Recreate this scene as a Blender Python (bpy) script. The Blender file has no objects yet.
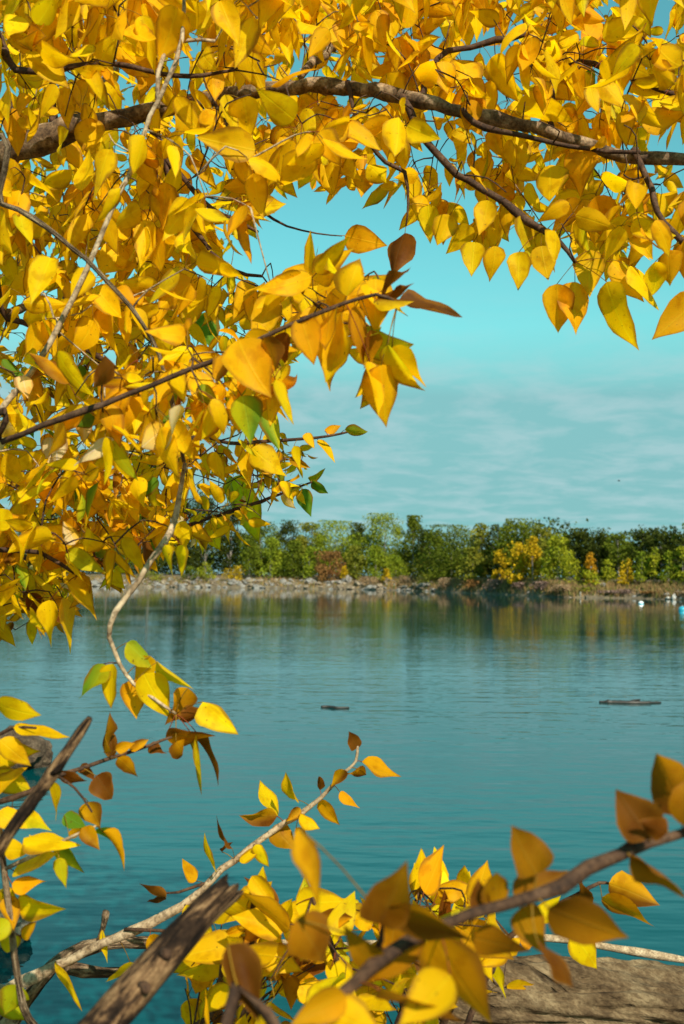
import bpy, bmesh, math, random
import numpy as np
from mathutils import Vector, Matrix, noise as mnoise

SEED = 11
rng = np.random.default_rng(SEED)
random.seed(SEED)
scene = bpy.context.scene
col = scene.collection
R = math.radians

# ------------------------------------------------------------------ camera
CAM = np.array((0.0, 0.0, 2.2))
FPX = 1024 * 35 / 36
TH, ROLL = math.atan(65 / FPX), R(0.6)
F0 = np.array((0, math.cos(TH), math.sin(TH)))
U0 = np.array((0, -math.sin(TH), math.cos(TH)))
R0 = np.array((1.0, 0, 0))
CR = math.cos(ROLL) * R0 + math.sin(ROLL) * U0
CU = -math.sin(ROLL) * R0 + math.cos(ROLL) * U0

def P(px, py, d):
    """World point at depth d (metres along the view) on the sight line of a photo pixel."""
    return CAM + d * (F0 + (px - 342) / FPX * CR + (512 - py) / FPX * CU)

def proj(p):
    q = np.asarray(p, float) - CAM
    d = q @ F0
    return 342 + FPX * (q @ CR) / d, 512 - FPX * (q @ CU) / d, d

def on_plane(px, py, z=0.0):
    v = F0 + (px - 342) / FPX * CR + (512 - py) / FPX * CU
    return CAM + v * ((z - CAM[2]) / v[2])

cam_data = bpy.data.cameras.new("camera")
cam = bpy.data.objects.new("camera", cam_data)
col.objects.link(cam)
cam.matrix_world = Matrix(((CR[0], CU[0], -F0[0], CAM[0]), (CR[1], CU[1], -F0[1], CAM[1]),
                           (CR[2], CU[2], -F0[2], CAM[2]), (0, 0, 0, 1)))
cam_data.lens = 35
cam_data.sensor_width = 36
cam_data.clip_start = 0.05
cam_data.clip_end = 9000
cam_data.dof.use_dof = True
cam_data.dof.focus_distance = 2.7
cam_data.dof.aperture_fstop = 6.3
scene.camera = cam

# ------------------------------------------------------------------ materials
def nodes_of(name):
    m = bpy.data.materials.new(name)
    m.use_nodes = True
    nt = m.node_tree
    nt.nodes.clear()
    return m, nt, nt.nodes, nt.links

def N(nt, t, **kw):
    n = nt.nodes.new(t)
    for k, v in kw.items():
        if k.startswith("i_"):
            n.inputs[k[2:].replace("_", " ")].default_value = v
        else:
            setattr(n, k, v)
    return n

def ramp(nt, stops, interp="LINEAR"):
    n = nt.nodes.new("ShaderNodeValToRGB")
    n.color_ramp.interpolation = interp
    e = n.color_ramp.elements
    while len(e) < len(stops):
        e.new(0.5)
    for s, (p, c) in zip(e, stops):
        s.position = p
        s.color = (*c, 1) if len(c) == 3 else c
    return n

def mixc(nt, a, b, fac, mode="MIX"):
    n = nt.nodes.new("ShaderNodeMix")
    n.data_type = "RGBA"
    n.blend_type = mode
    for sock, v in ((n.inputs[0], fac), (n.inputs[6], a), (n.inputs[7], b)):
        if hasattr(v, "links") or hasattr(v, "is_linked"):
            nt.links.new(v, sock)
        elif isinstance(v, (int, float)):
            sock.default_value = v
        else:
            sock.default_value = (*v, 1)
    return n.outputs[2]

def math_n(nt, op, a, b=None, clamp=False):
    n = nt.nodes.new("ShaderNodeMath")
    n.operation = op
    n.use_clamp = clamp
    for i, v in enumerate((a, b)):
        if v is None:
            continue
        if isinstance(v, (int, float)):
            n.inputs[i].default_value = v
        else:
            nt.links.new(v, n.inputs[i])
    return n.outputs[0]

def leaf_material():
    """Poplar leaf: per-leaf hue, midrib and side veins, brown specks, light passing through."""
    m, nt, nd, lk = nodes_of("poplar_leaf")
    out = N(nt, "ShaderNodeOutputMaterial")
    at = N(nt, "ShaderNodeAttribute", attribute_name="tint")
    uv = N(nt, "ShaderNodeUVMap")
    sep = N(nt, "ShaderNodeSeparateXYZ")
    lk.new(uv.outputs[0], sep.inputs[0])
    u, v = sep.outputs[0], sep.outputs[1]
    au = math_n(nt, "ABSOLUTE", math_n(nt, "SUBTRACT", u, 0.5))
    tc = N(nt, "ShaderNodeTexCoord")
    n1 = N(nt, "ShaderNodeTexNoise", i_Scale=38.0, i_Detail=3.0)
    lk.new(tc.outputs["Object"], n1.inputs["Vector"])
    n2 = N(nt, "ShaderNodeTexNoise", i_Scale=150.0, i_Detail=2.0)
    lk.new(tc.outputs["Object"], n2.inputs["Vector"])
    # side veins run up and outwards
    ph = math_n(nt, "SUBTRACT", math_n(nt, "MULTIPLY", v, 8.0), math_n(nt, "MULTIPLY", au, 5.5))
    ph = math_n(nt, "ADD", ph, math_n(nt, "MULTIPLY", n1.outputs[0], 1.6))
    fr = math_n(nt, "ABSOLUTE", math_n(nt, "SUBTRACT", math_n(nt, "FRACT", ph), 0.5))
    side = math_n(nt, "SUBTRACT", 1.0, math_n(nt, "MULTIPLY", fr, 9.0), True)
    mid = math_n(nt, "SUBTRACT", 1.0, math_n(nt, "MULTIPLY", au, 28.0), True)
    vein = math_n(nt, "MAXIMUM", mid, math_n(nt, "MULTIPLY", math_n(nt, "MULTIPLY", side, n1.outputs[0]), 0.38), True)
    blotch = ramp(nt, [(0.33, (0.74, 0.62, 0.5)), (0.47, (1.0, 1.0, 1.0)), (0.75, (1.1, 1.08, 1.0))])
    lk.new(n1.outputs[0], blotch.inputs[0])
    base = mixc(nt, at.outputs["Color"], blotch.outputs[0], 0.75, "MULTIPLY")
    veinc = mixc(nt, base, (1.04, 1.2, 2.6), math_n(nt, "MULTIPLY", vein, 0.8), "MULTIPLY")
    spk = ramp(nt, [(0.69, (0, 0, 0)), (0.76, (1, 1, 1))])
    lk.new(n2.outputs[0], spk.inputs[0])
    c = mixc(nt, veinc, (0.16, 0.055, 0.012), math_n(nt, "MULTIPLY", spk.outputs[0], 0.7))
    n3 = N(nt, "ShaderNodeTexNoise", i_Scale=13.0, i_Detail=2.0)
    lk.new(tc.outputs["Object"], n3.inputs["Vector"])
    dry = math_n(nt, "ADD", at.outputs["Alpha"], math_n(nt, "ADD", math_n(nt, "MULTIPLY", n1.outputs[0], 0.55), math_n(nt, "MULTIPLY", n3.outputs[0], 1.3)))
    dr = ramp(nt, [(0.60, (0, 0, 0)), (0.70, (1, 1, 1))])
    lk.new(math_n(nt, "MULTIPLY", dry, 0.36), dr.inputs[0])
    c = mixc(nt, c, (0.30, 0.115, 0.012), math_n(nt, "MULTIPLY", dr.outputs[0], 0.75))
    bs = N(nt, "ShaderNodeBsdfPrincipled")
    bs.inputs["Roughness"].default_value = 0.52
    bs.inputs["Specular IOR Level"].default_value = 0.08
    lk.new(c, bs.inputs["Base Color"])
    bmp = N(nt, "ShaderNodeBump", i_Strength=0.35, i_Distance=0.0012)
    lk.new(math_n(nt, "ADD", vein, math_n(nt, "MULTIPLY", n1.outputs[0], 1.5)), bmp.inputs["Height"])
    lk.new(bmp.outputs[0], bs.inputs["Normal"])
    tr = N(nt, "ShaderNodeBsdfTranslucent")
    tcol = mixc(nt, c, (1.0, 1.0, 0.6), 1.0, "MULTIPLY")
    lk.new(tcol, tr.inputs[0])
    mx = N(nt, "ShaderNodeMixShader")
    mx.inputs[0].default_value = 0.6
    lk.new(bs.outputs[0], mx.inputs[1])
    lk.new(tr.outputs[0], mx.inputs[2])
    lk.new(mx.outputs[0], out.inputs[0])
    return m

def bark_material(name, c1, c2, c3, scale=30, rough=0.85, stretch=(1, 1, 1), bump=0.5, dist=0.003):
    m, nt, nd, lk = nodes_of(name)
    out = N(nt, "ShaderNodeOutputMaterial")
    tc = N(nt, "ShaderNodeTexCoord")
    mp = N(nt, "ShaderNodeMapping")
    mp.inputs["Scale"].default_value = stretch
    lk.new(tc.outputs["Object"], mp.inputs[0])
    n1 = N(nt, "ShaderNodeTexNoise", i_Scale=scale, i_Detail=6.0, i_Roughness=0.65)
    n2 = N(nt, "ShaderNodeTexNoise", i_Scale=scale * 5, i_Detail=3.0)
    lk.new(mp.outputs[0], n1.inputs["Vector"])
    lk.new(mp.outputs[0], n2.inputs["Vector"])
    rp = ramp(nt, [(0.33, c1), (0.5, c2), (0.68, c3)])
    lk.new(n1.outputs[0], rp.inputs[0])
    dk = ramp(nt, [(0.38, (0.35, 0.32, 0.3)), (0.52, (1, 1, 1))])
    lk.new(n2.outputs[0], dk.inputs[0])
    c = mixc(nt, rp.outputs[0], dk.outputs[0], 0.7, "MULTIPLY")
    bs = N(nt, "ShaderNodeBsdfPrincipled")
    bs.inputs["Roughness"].default_value = rough
    bs.inputs["Specular IOR Level"].default_value = 0.25
    lk.new(c, bs.inputs["Base Color"])
    b = N(nt, "ShaderNodeBump", i_Strength=bump, i_Distance=dist)
    lk.new(math_n(nt, "ADD", n1.outputs[0], math_n(nt, "MULTIPLY", n2.outputs[0], 0.5)), b.inputs["Height"])
    lk.new(b.outputs[0], bs.inputs["Normal"])
    lk.new(bs.outputs[0], out.inputs[0])
    return m

def fibre_material(name, c1, c2, c3, c4):
    """Dead wood: peeling bark patches over split grey wood, fibres and cracks running along the stem."""
    m, nt, nd, lk = nodes_of(name)
    out = N(nt, "ShaderNodeOutputMaterial")
    uvn = N(nt, "ShaderNodeUVMap")
    tc = N(nt, "ShaderNodeTexCoord")
    def nz(scale, st, detail, rough=.6, dist=0.0, src=None):
        mp = N(nt, "ShaderNodeMapping")
        mp.inputs["Scale"].default_value = st
        lk.new(src or uvn.outputs[0], mp.inputs[0])
        n = N(nt, "ShaderNodeTexNoise", i_Scale=scale, i_Detail=detail, i_Roughness=rough, i_Distortion=dist)
        lk.new(mp.outputs[0], n.inputs["Vector"])
        return n.outputs[0]
    patch = nz(30, (1, .55, 1), 5, .65, .5)
    fib = nz(260, (1, .09, 1), 4, .65, .4)
    crack = nz(75, (1, .10, 1), 3, .5, 1.4)
    fine = nz(190, (1, 1, 1), 3, src=tc.outputs["Object"])
    r1 = ramp(nt, [(.38, c1), (.47, c2), (.53, c3), (.66, c4)])
    lk.new(patch, r1.inputs[0])
    r2 = ramp(nt, [(.34, (.5, .47, .44)), (.55, (1.05, 1.05, 1.05)), (.7, (1.3, 1.28, 1.25))])
    lk.new(fib, r2.inputs[0])
    r3 = ramp(nt, [(.33, (.12, .10, .09)), (.41, (1, 1, 1))])
    lk.new(crack, r3.inputs[0])
    r4 = ramp(nt, [(.36, (.6, .57, .54)), (.55, (1, 1, 1))])
    lk.new(fine, r4.inputs[0])
    c = mixc(nt, r1.outputs[0], r2.outputs[0], .9, "MULTIPLY")
    c = mixc(nt, c, r3.outputs[0], .9, "MULTIPLY")
    c = mixc(nt, c, r4.outputs[0], .8, "MULTIPLY")
    bs = N(nt, "ShaderNodeBsdfPrincipled")
    bs.inputs["Roughness"].default_value = .9
    bs.inputs["Specular IOR Level"].default_value = .15
    lk.new(c, bs.inputs["Base Color"])
    h = math_n(nt, "ADD", math_n(nt, "MULTIPLY", fib, .3), math_n(nt, "MULTIPLY", fine, .35))
    h = math_n(nt, "ADD", h, math_n(nt, "MULTIPLY", r3.outputs[0], .7))
    h = math_n(nt, "ADD", h, math_n(nt, "MULTIPLY", patch, 1.2))
    b = N(nt, "ShaderNodeBump", i_Strength=1.0, i_Distance=.005)
    lk.new(h, b.inputs["Height"])
    lk.new(b.outputs[0], bs.inputs["Normal"])
    lk.new(bs.outputs[0], out.inputs[0])
    return m

def log_material():
    m, nt, nd, lk = nodes_of("driftwood_grain")
    out = N(nt, "ShaderNodeOutputMaterial")
    tc = N(nt, "ShaderNodeTexCoord")
    def nz(scale, st, detail, rough=.6, dist=0.0):
        mp = N(nt, "ShaderNodeMapping")
        mp.inputs["Scale"].default_value = st
        rt = N(nt, "ShaderNodeMapping")
        rt.inputs["Rotation"].default_value = (0, R(-24), R(10))
        lk.new(tc.outputs["Object"], rt.inputs[0])
        lk.new(rt.outputs[0], mp.inputs[0])
        n = N(nt, "ShaderNodeTexNoise", i_Scale=scale, i_Detail=detail, i_Roughness=rough, i_Distortion=dist)
        lk.new(mp.outputs[0], n.inputs["Vector"])
        return n.outputs[0]
    tone = nz(7, (.75, 1, 1), 7, .75)
    fib = nz(42, (.10, 1, 1), 4, .7, .6)
    fine = nz(95, (.5, 1, 1), 3)
    crack = nz(13, (.16, 1, 1), 3, .5, 1.2)
    r1 = ramp(nt, [(.36, (.045, .026, .012)), (.5, (.11, .07, .035)), (.64, (.21, .148, .08))])
    lk.new(tone, r1.inputs[0])
    r2 = ramp(nt, [(.34, (.60, .56, .52)), (.52, (1, 1, 1)), (.7, (1.2, 1.18, 1.15))])
    lk.new(fib, r2.inputs[0])
    r3 = ramp(nt, [(.30, (.16, .13, .11)), (.40, (1, 1, 1))])
    lk.new(crack, r3.inputs[0])
    r4 = ramp(nt, [(.36, (.6, .57, .54)), (.55, (1, 1, 1))])
    lk.new(fine, r4.inputs[0])
    c = mixc(nt, r1.outputs[0], r2.outputs[0], .9, "MULTIPLY")
    c = mixc(nt, c, r3.outputs[0], .9, "MULTIPLY")
    c = mixc(nt, c, r4.outputs[0], .8, "MULTIPLY")
    bs = N(nt, "ShaderNodeBsdfPrincipled")
    bs.inputs["Roughness"].default_value = .92
    bs.inputs["Specular IOR Level"].default_value = .15
    lk.new(c, bs.inputs["Base Color"])
    h = math_n(nt, "ADD", math_n(nt, "MULTIPLY", fib, .35), math_n(nt, "MULTIPLY", fine, .25))
    h = math_n(nt, "ADD", h, math_n(nt, "MULTIPLY", r3.outputs[0], .8))
    b = N(nt, "ShaderNodeBump", i_Strength=1.0, i_Distance=.022)
    lk.new(h, b.inputs["Height"])
    lk.new(b.outputs[0], bs.inputs["Normal"])
    lk.new(bs.outputs[0], out.inputs[0])
    return m

def far_leaf_material():
    m, nt, nd, lk = nodes_of("far_foliage")
    out = N(nt, "ShaderNodeOutputMaterial")
    at = N(nt, "ShaderNodeAttribute", attribute_name="tint")
    bs = N(nt, "ShaderNodeBsdfPrincipled")
    bs.inputs["Roughness"].default_value = 0.75
    bs.inputs["Specular IOR Level"].default_value = 0.04
    lk.new(at.outputs["Color"], bs.inputs["Base Color"])
    tr = N(nt, "ShaderNodeBsdfTranslucent")
    lk.new(at.outputs["Color"], tr.inputs[0])
    mx = N(nt, "ShaderNodeMixShader")
    mx.inputs[0].default_value = 0.3
    lk.new(bs.outputs[0], mx.inputs[1])
    lk.new(tr.outputs[0], mx.inputs[2])
    lk.new(mx.outputs[0], out.inputs[0])
    return m

def plain_material(name, c, rough=0.5, var=0.25, scale=20):
    m, nt, nd, lk = nodes_of(name)
    out = N(nt, "ShaderNodeOutputMaterial")
    tc = N(nt, "ShaderNodeTexCoord")
    n1 = N(nt, "ShaderNodeTexNoise", i_Scale=scale, i_Detail=4.0)
    lk.new(tc.outputs["Object"], n1.inputs["Vector"])
    rp = ramp(nt, [(0.35, tuple(x * (1 - var) for x in c)), (0.65, tuple(min(1, x * (1 + var)) for x in c))])
    lk.new(n1.outputs[0], rp.inputs[0])
    bs = N(nt, "ShaderNodeBsdfPrincipled")
    bs.inputs["Roughness"].default_value = rough
    lk.new(rp.outputs[0], bs.inputs["Base Color"])
    lk.new(bs.outputs[0], out.inputs[0])
    return m

def water_material():
    m, nt, nd, lk = nodes_of("lake_water")
    out = N(nt, "ShaderNodeOutputMaterial")
    ge = N(nt, "ShaderNodeNewGeometry")
    def layer(scale, sx, sy, rot, detail=2.0):
        mp = N(nt, "ShaderNodeMapping")
        mp.inputs["Scale"].default_value = (sx, sy, 1)
        mp.inputs["Rotation"].default_value = (0, 0, R(rot))
        lk.new(ge.outputs["Position"], mp.inputs[0])
        n = N(nt, "ShaderNodeTexNoise", i_Scale=scale, i_Detail=detail, i_Roughness=0.5)
        lk.new(mp.outputs[0], n.inputs["Vector"])
        return n.outputs[0]
    a = layer(1.0, 0.55, 2.3, 5)             # wavelets, crests across the view
    b = layer(2.6, 0.7, 1.9, -9)             # small ripples
    c = layer(0.16, 0.5, 1.6, 3, 1.0)        # slow swell / gust patches
    g = layer(0.055, 0.45, 1.7, -4, 3.0)     # calm and ruffled areas
    gr = ramp(nt, [(0.38, (0.35,) * 3), (0.62, (1.0,) * 3)])
    lk.new(g, gr.inputs[0])
    h = math_n(nt, "ADD", math_n(nt, "MULTIPLY", a, 0.0145), math_n(nt, "MULTIPLY", b, 0.0105))
    h = math_n(nt, "MULTIPLY", h, gr.outputs[0])
    sp = N(nt, "ShaderNodeSeparateXYZ")          # the water under the far trees lies sheltered from the wind
    lk.new(ge.outputs["Position"], sp.inputs[0])
    sh = N(nt, "ShaderNodeMapRange")
    for k_, v_ in zip(range(1, 5), (34.0, 82.0, 1.0, 0.16)):
        sh.inputs[k_].default_value = v_
    lk.new(sp.outputs[1], sh.inputs[0])
    h = math_n(nt, "ADD", h, math_n(nt, "MULTIPLY", c, 0.012))
    h = math_n(nt, "MULTIPLY", h, sh.outputs[0])
    bmp = N(nt, "ShaderNodeBump", i_Strength=1.0, i_Distance=1.0)
    lk.new(h, bmp.inputs["Height"])
    bs = N(nt, "ShaderNodeBsdfPrincipled")
    bs.inputs["Base Color"].default_value = (0.0002, 0.041, 0.044, 1)
    bs.inputs["Roughness"].default_value = 0.006
    bs.inputs["IOR"].default_value = 1.37
    bs.inputs["Specular Tint"].default_value = (0.05, 1, 1, 1)
    lk.new(bmp.outputs[0], bs.inputs["Normal"])
    lk.new(bs.outputs[0], out.inputs[0])
    return m

def ground_material():
    m, nt, nd, lk = nodes_of("bank_ground")
    out = N(nt, "ShaderNodeOutputMaterial")
    ge = N(nt, "ShaderNodeNewGeometry")
    n1 = N(nt, "ShaderNodeTexNoise", i_Scale=0.9, i_Detail=8.0, i_Roughness=0.7)
    n2 = N(nt, "ShaderNodeTexNoise", i_Scale=14.0, i_Detail=5.0)
    lk.new(ge.outputs["Position"], n1.inputs["Vector"])
    lk.new(ge.outputs["Position"], n2.inputs["Vector"])
    r1 = ramp(nt, [(0.35, (0.05, 0.035, 0.022)), (0.5, (0.13, 0.095, 0.055)), (0.65, (0.20, 0.15, 0.075))])
    lk.new(n1.outputs[0], r1.inputs[0])
    r2 = ramp(nt, [(0.35, (0.45, 0.45, 0.45)), (0.6, (1.1, 1.1, 1.1))])
    lk.new(n2.outputs[0], r2.inputs[0])
    bs = N(nt, "ShaderNodeBsdfPrincipled")
    bs.inputs["Roughness"].default_value = 0.95
    lk.new(mixc(nt, r1.outputs[0], r2.outputs[0], 0.8, "MULTIPLY"), bs.inputs["Base Color"])
    b = N(nt, "ShaderNodeBump", i_Strength=0.8, i_Distance=0.03)
    lk.new(n2.outputs[0], b.inputs["Height"])
    lk.new(b.outputs[0], bs.inputs["Normal"])
    lk.new(bs.outputs[0], out.inputs[0])
    return m

M_LEAF = leaf_material()
M_FAR = far_leaf_material()
M_BARK = bark_material("poplar_bark", (0.045, 0.024, 0.011), (0.14, 0.085, 0.042), (0.33, 0.23, 0.13), 34)
M_TWIG = bark_material("twig_bark", (0.028, 0.013, 0.007), (0.06, 0.028, 0.013), (0.11, 0.058, 0.03), 40)
M_PALE = bark_material("pale_shoot_bark", (0.16, 0.10, 0.05), (0.34, 0.24, 0.14), (0.52, 0.40, 0.25), 30)
M_DEAD = fibre_material("dead_wood", (.012, .006, .003), (.035, .018, .009), (.14, .075, .034), (.30, .18, .085))
M_GREY = fibre_material("weathered_wood", (.05, .03, .016), (.11, .07, .038), (.22, .15, .085), (.34, .25, .15))
M_LOG = log_material()
M_ROCK = bark_material("shore_rock", (0.10, 0.085, 0.07), (0.21, 0.19, 0.165), (0.32, 0.29, 0.26), 1.6, 0.9, (1, 1, 1), 0.6, 0.05)
M_PALEROCK = bark_material("pale_rock", (0.36, 0.34, 0.30), (0.48, 0.46, 0.42), (0.6, 0.58, 0.54), 2, 0.9, (1, 1, 1), 0.5, 0.04)
M_TANROCK = bark_material("tan_shore_rock", (0.10, 0.07, 0.045), (0.20, 0.15, 0.10), (0.32, 0.26, 0.18), 1.6, 0.9, (1, 1, 1), 0.6, 0.05)
M_BROWNROCK = bark_material("brown_rock", (0.03, 0.018, 0.011), (0.07, 0.045, 0.026), (0.13, 0.09, 0.055), 9, 0.9, (1, 1, 1), 0.8, 0.03)
M_TRUNK = bark_material("far_trunk_bark", (0.12, 0.10, 0.08), (0.25, 0.21, 0.17), (0.36, 0.32, 0.27), 3, 0.9)
M_WATER = water_material()
M_GROUND = ground_material()
M_WHITE = plain_material("white_buoy_paint", (0.78, 0.78, 0.76), 0.4, 0.06, 4)
M_POST = plain_material("weathered_white_post", (0.42, 0.38, 0.32), 0.7, 0.2, 6)
M_BLUE = plain_material("blue_buoy_paint", (0.02, 0.30, 0.42), 0.4, 0.12, 4)
M_STEEL = plain_material("galvanised_steel", (0.3, 0.3, 0.3), 0.4, 0.2, 9)
M_WETWOOD = plain_material("wet_dark_wood", (0.018, 0.012, 0.008), 0.55, 0.5, 7)
M_BIRD = plain_material("bird_feathers", (0.03, 0.028, 0.03), 0.7, 0.3, 6)

# ------------------------------------------------------------------ object helpers
def tag(o, label=None, cat=None, group=None, kind=None):
    for k, v in (("label", label), ("category", cat), ("group", group), ("kind", kind)):
        if v:
            o[k] = v
    return o

def thing(name, loc, label, cat, group=None):
    o = bpy.data.objects.new(name, None)
    col.objects.link(o)
    o.location = [float(x) for x in loc]
    o.empty_display_size = 0.1
    return tag(o, label, cat, group)

ORIGIN = {}

class MB:
    """Collects vertices, faces, tints and uvs for one mesh."""
    def __init__(self):
        self.v, self.f, self.t, self.uv, self.n = [], [], [], [], 0
    def add(self, verts, faces, tint=None, uv=None):
        verts = np.asarray(verts, float).reshape(-1, 3)
        k = len(verts)
        self.v.append(verts)
        self.f.extend([[i + self.n for i in f] for f in faces])
        tt = np.ones((k, 3)) * 0.5 if tint is None else np.asarray(tint, float)
        if tt.ndim == 1:
            tt = np.broadcast_to(tt, (k, len(tt)))
        if tt.shape[1] == 3:
            tt = np.concatenate((tt, np.zeros((k, 1))), 1)
        self.t.append(tt)
        self.uv.append(np.zeros((k, 2)) if uv is None else uv)
        self.n += k
    def build(self, name, mat, parent=None, origin=None, smooth=True):
        me = bpy.data.meshes.new(name)
        V = np.concatenate(self.v)
        if origin is None:
            origin = np.zeros(3)
            if parent is not None:
                r = parent
                while r.parent is not None:
                    r = r.parent
                origin = np.array(r.location)
        V = V - np.asarray(origin)
        nv = len(V)
        ls = np.array([len(f) for f in self.f], np.int32)
        li = np.fromiter((i for f in self.f for i in f), np.int32, int(ls.sum()))
        me.vertices.add(nv)
        me.vertices.foreach_set("co", V.ravel())
        me.loops.add(len(li))
        me.loops.foreach_set("vertex_index", li)
        me.polygons.add(len(ls))
        me.polygons.foreach_set("loop_start", np.concatenate(([0], np.cumsum(ls)[:-1])).astype(np.int32))
        me.polygons.foreach_set("loop_total", ls)
        me.polygons.foreach_set("use_smooth", np.full(len(ls), smooth, bool))
        T = np.concatenate(self.t)
        ca = me.color_attributes.new("tint", "FLOAT_COLOR", "POINT")
        ca.data.foreach_set("color", T.ravel())
        ul = me.uv_layers.new(name="UVMap")
        ul.data.foreach_set("uv", np.concatenate(self.uv)[li].ravel())
        me.update(calc_edges=True)
        me.validate()
        me.materials.append(mat)
        o = bpy.data.objects.new(name, me)
        col.objects.link(o)
        if parent is not None:
            o.parent = parent
        return o

def catmull(pts, rad, step):
    """Smooth resampling of a polyline with radii."""
    pts = np.asarray(pts, float)
    rad = np.asarray(rad, float)
    a = np.vstack((2 * pts[0] - pts[1], pts, 2 * pts[-1] - pts[-2]))
    op, orr = [], []
    for i in range(len(pts) - 1):
        p0, p1, p2, p3 = a[i:i + 4]
        n = max(2, int(np.linalg.norm(p2 - p1) / step))
        for t in np.linspace(0, 1, n, endpoint=False):
            op.append(0.5 * ((2 * p1) + (-p0 + p2) * t + (2 * p0 - 5 * p1 + 4 * p2 - p3) * t * t + (-p0 + 3 * p1 - 3 * p2 + p3) * t ** 3))
            orr.append(rad[i] * (1 - t) + rad[i + 1] * t)
    op.append(pts[-1])
    orr.append(rad[-1])
    return np.array(op), np.array(orr)

def tube(mb, pts, rad, sides=8, rough=0.0, tint=None, knots=0.0):
    pts = np.asarray(pts, float)
    rad = np.asarray(rad, float).copy()
    n = len(pts)
    tg = np.gradient(pts, axis=0)
    tg /= np.linalg.norm(tg, axis=1)[:, None] + 1e-12
    ref = np.array((0.31, 0.2, 0.93))
    if abs(tg[0] @ ref) > 0.9:
        ref = np.array((0.9, 0.3, 0.1))
    x = np.cross(tg[0], ref)
    x /= np.linalg.norm(x)
    if knots:
        for k in range(int(n * knots)):
            c = rng.integers(1, n - 1)
            rad[max(0, c - 1):c + 2] *= np.array((1.12, 1.3, 1.12))[: len(rad[max(0, c - 1):c + 2])]
    ang = np.linspace(0, 2 * np.pi, sides, endpoint=False)
    V = []
    for i in range(n):
        x = x - tg[i] * (x @ tg[i])
        x /= np.linalg.norm(x) + 1e-12
        y = np.cross(tg[i], x)
        rr = rad[i] * (1 + rough * rng.normal(0, 1, sides)) if rough else rad[i]
        V.append(pts[i] + (np.cos(ang) * rr)[:, None] * x + (np.sin(ang) * rr)[:, None] * y)
    V = np.concatenate(V)
    F = [(i * sides + j, i * sides + (j + 1) % sides, (i + 1) * sides + (j + 1) % sides, (i + 1) * sides + j)
         for i in range(n - 1) for j in range(sides)]
    F.append(tuple(range(sides))[::-1])
    F.append(tuple((n - 1) * sides + j for j in range(sides)))
    ln = np.concatenate(([0], np.cumsum(np.linalg.norm(np.diff(pts, axis=0), axis=1))))
    uu = np.abs(2 * np.arange(sides) / sides - 1) * np.pi * rad.max()
    uv = np.stack((np.tile(uu, n), np.repeat(ln, sides)), 1)
    mb.add(V, F, tint, uv)

# ------------------------------------------------------------------ leaves
LT = np.array((0, .035, .10, .19, .29, .40, .52, .64, .76, .87, .95, 1.0))
LW = np.array((.10, .50, .81, .97, 1.0, .955, .845, .665, .445, .225, .085, .0))
LU = np.array((-1, -.5, 0, .5, 1.0))
NV, NU = len(LT), len(LU)
LEAF_F = [(i * NU + j, i * NU + j + 1, (i + 1) * NU + j + 1, (i + 1) * NU + j) for i in range(NV - 1) for j in range(NU - 1)]

PAL = {
    "y": (0.96, 0.59, 0.003), "g": (0.94, 0.51, 0.003), "o": (0.82, 0.37, 0.003), "p": (0.80, 0.62, 0.30), "m": (0.46, 0.19, 0.003), "b": (0.18, 0.06, 0.005),
    "d": (0.10, 0.035, 0.006), "l": (0.60, 0.52, 0.008), "n": (0.15, 0.27, 0.014),
}

def unit(v):
    return v / (np.linalg.norm(v) + 1e-12)

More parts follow.
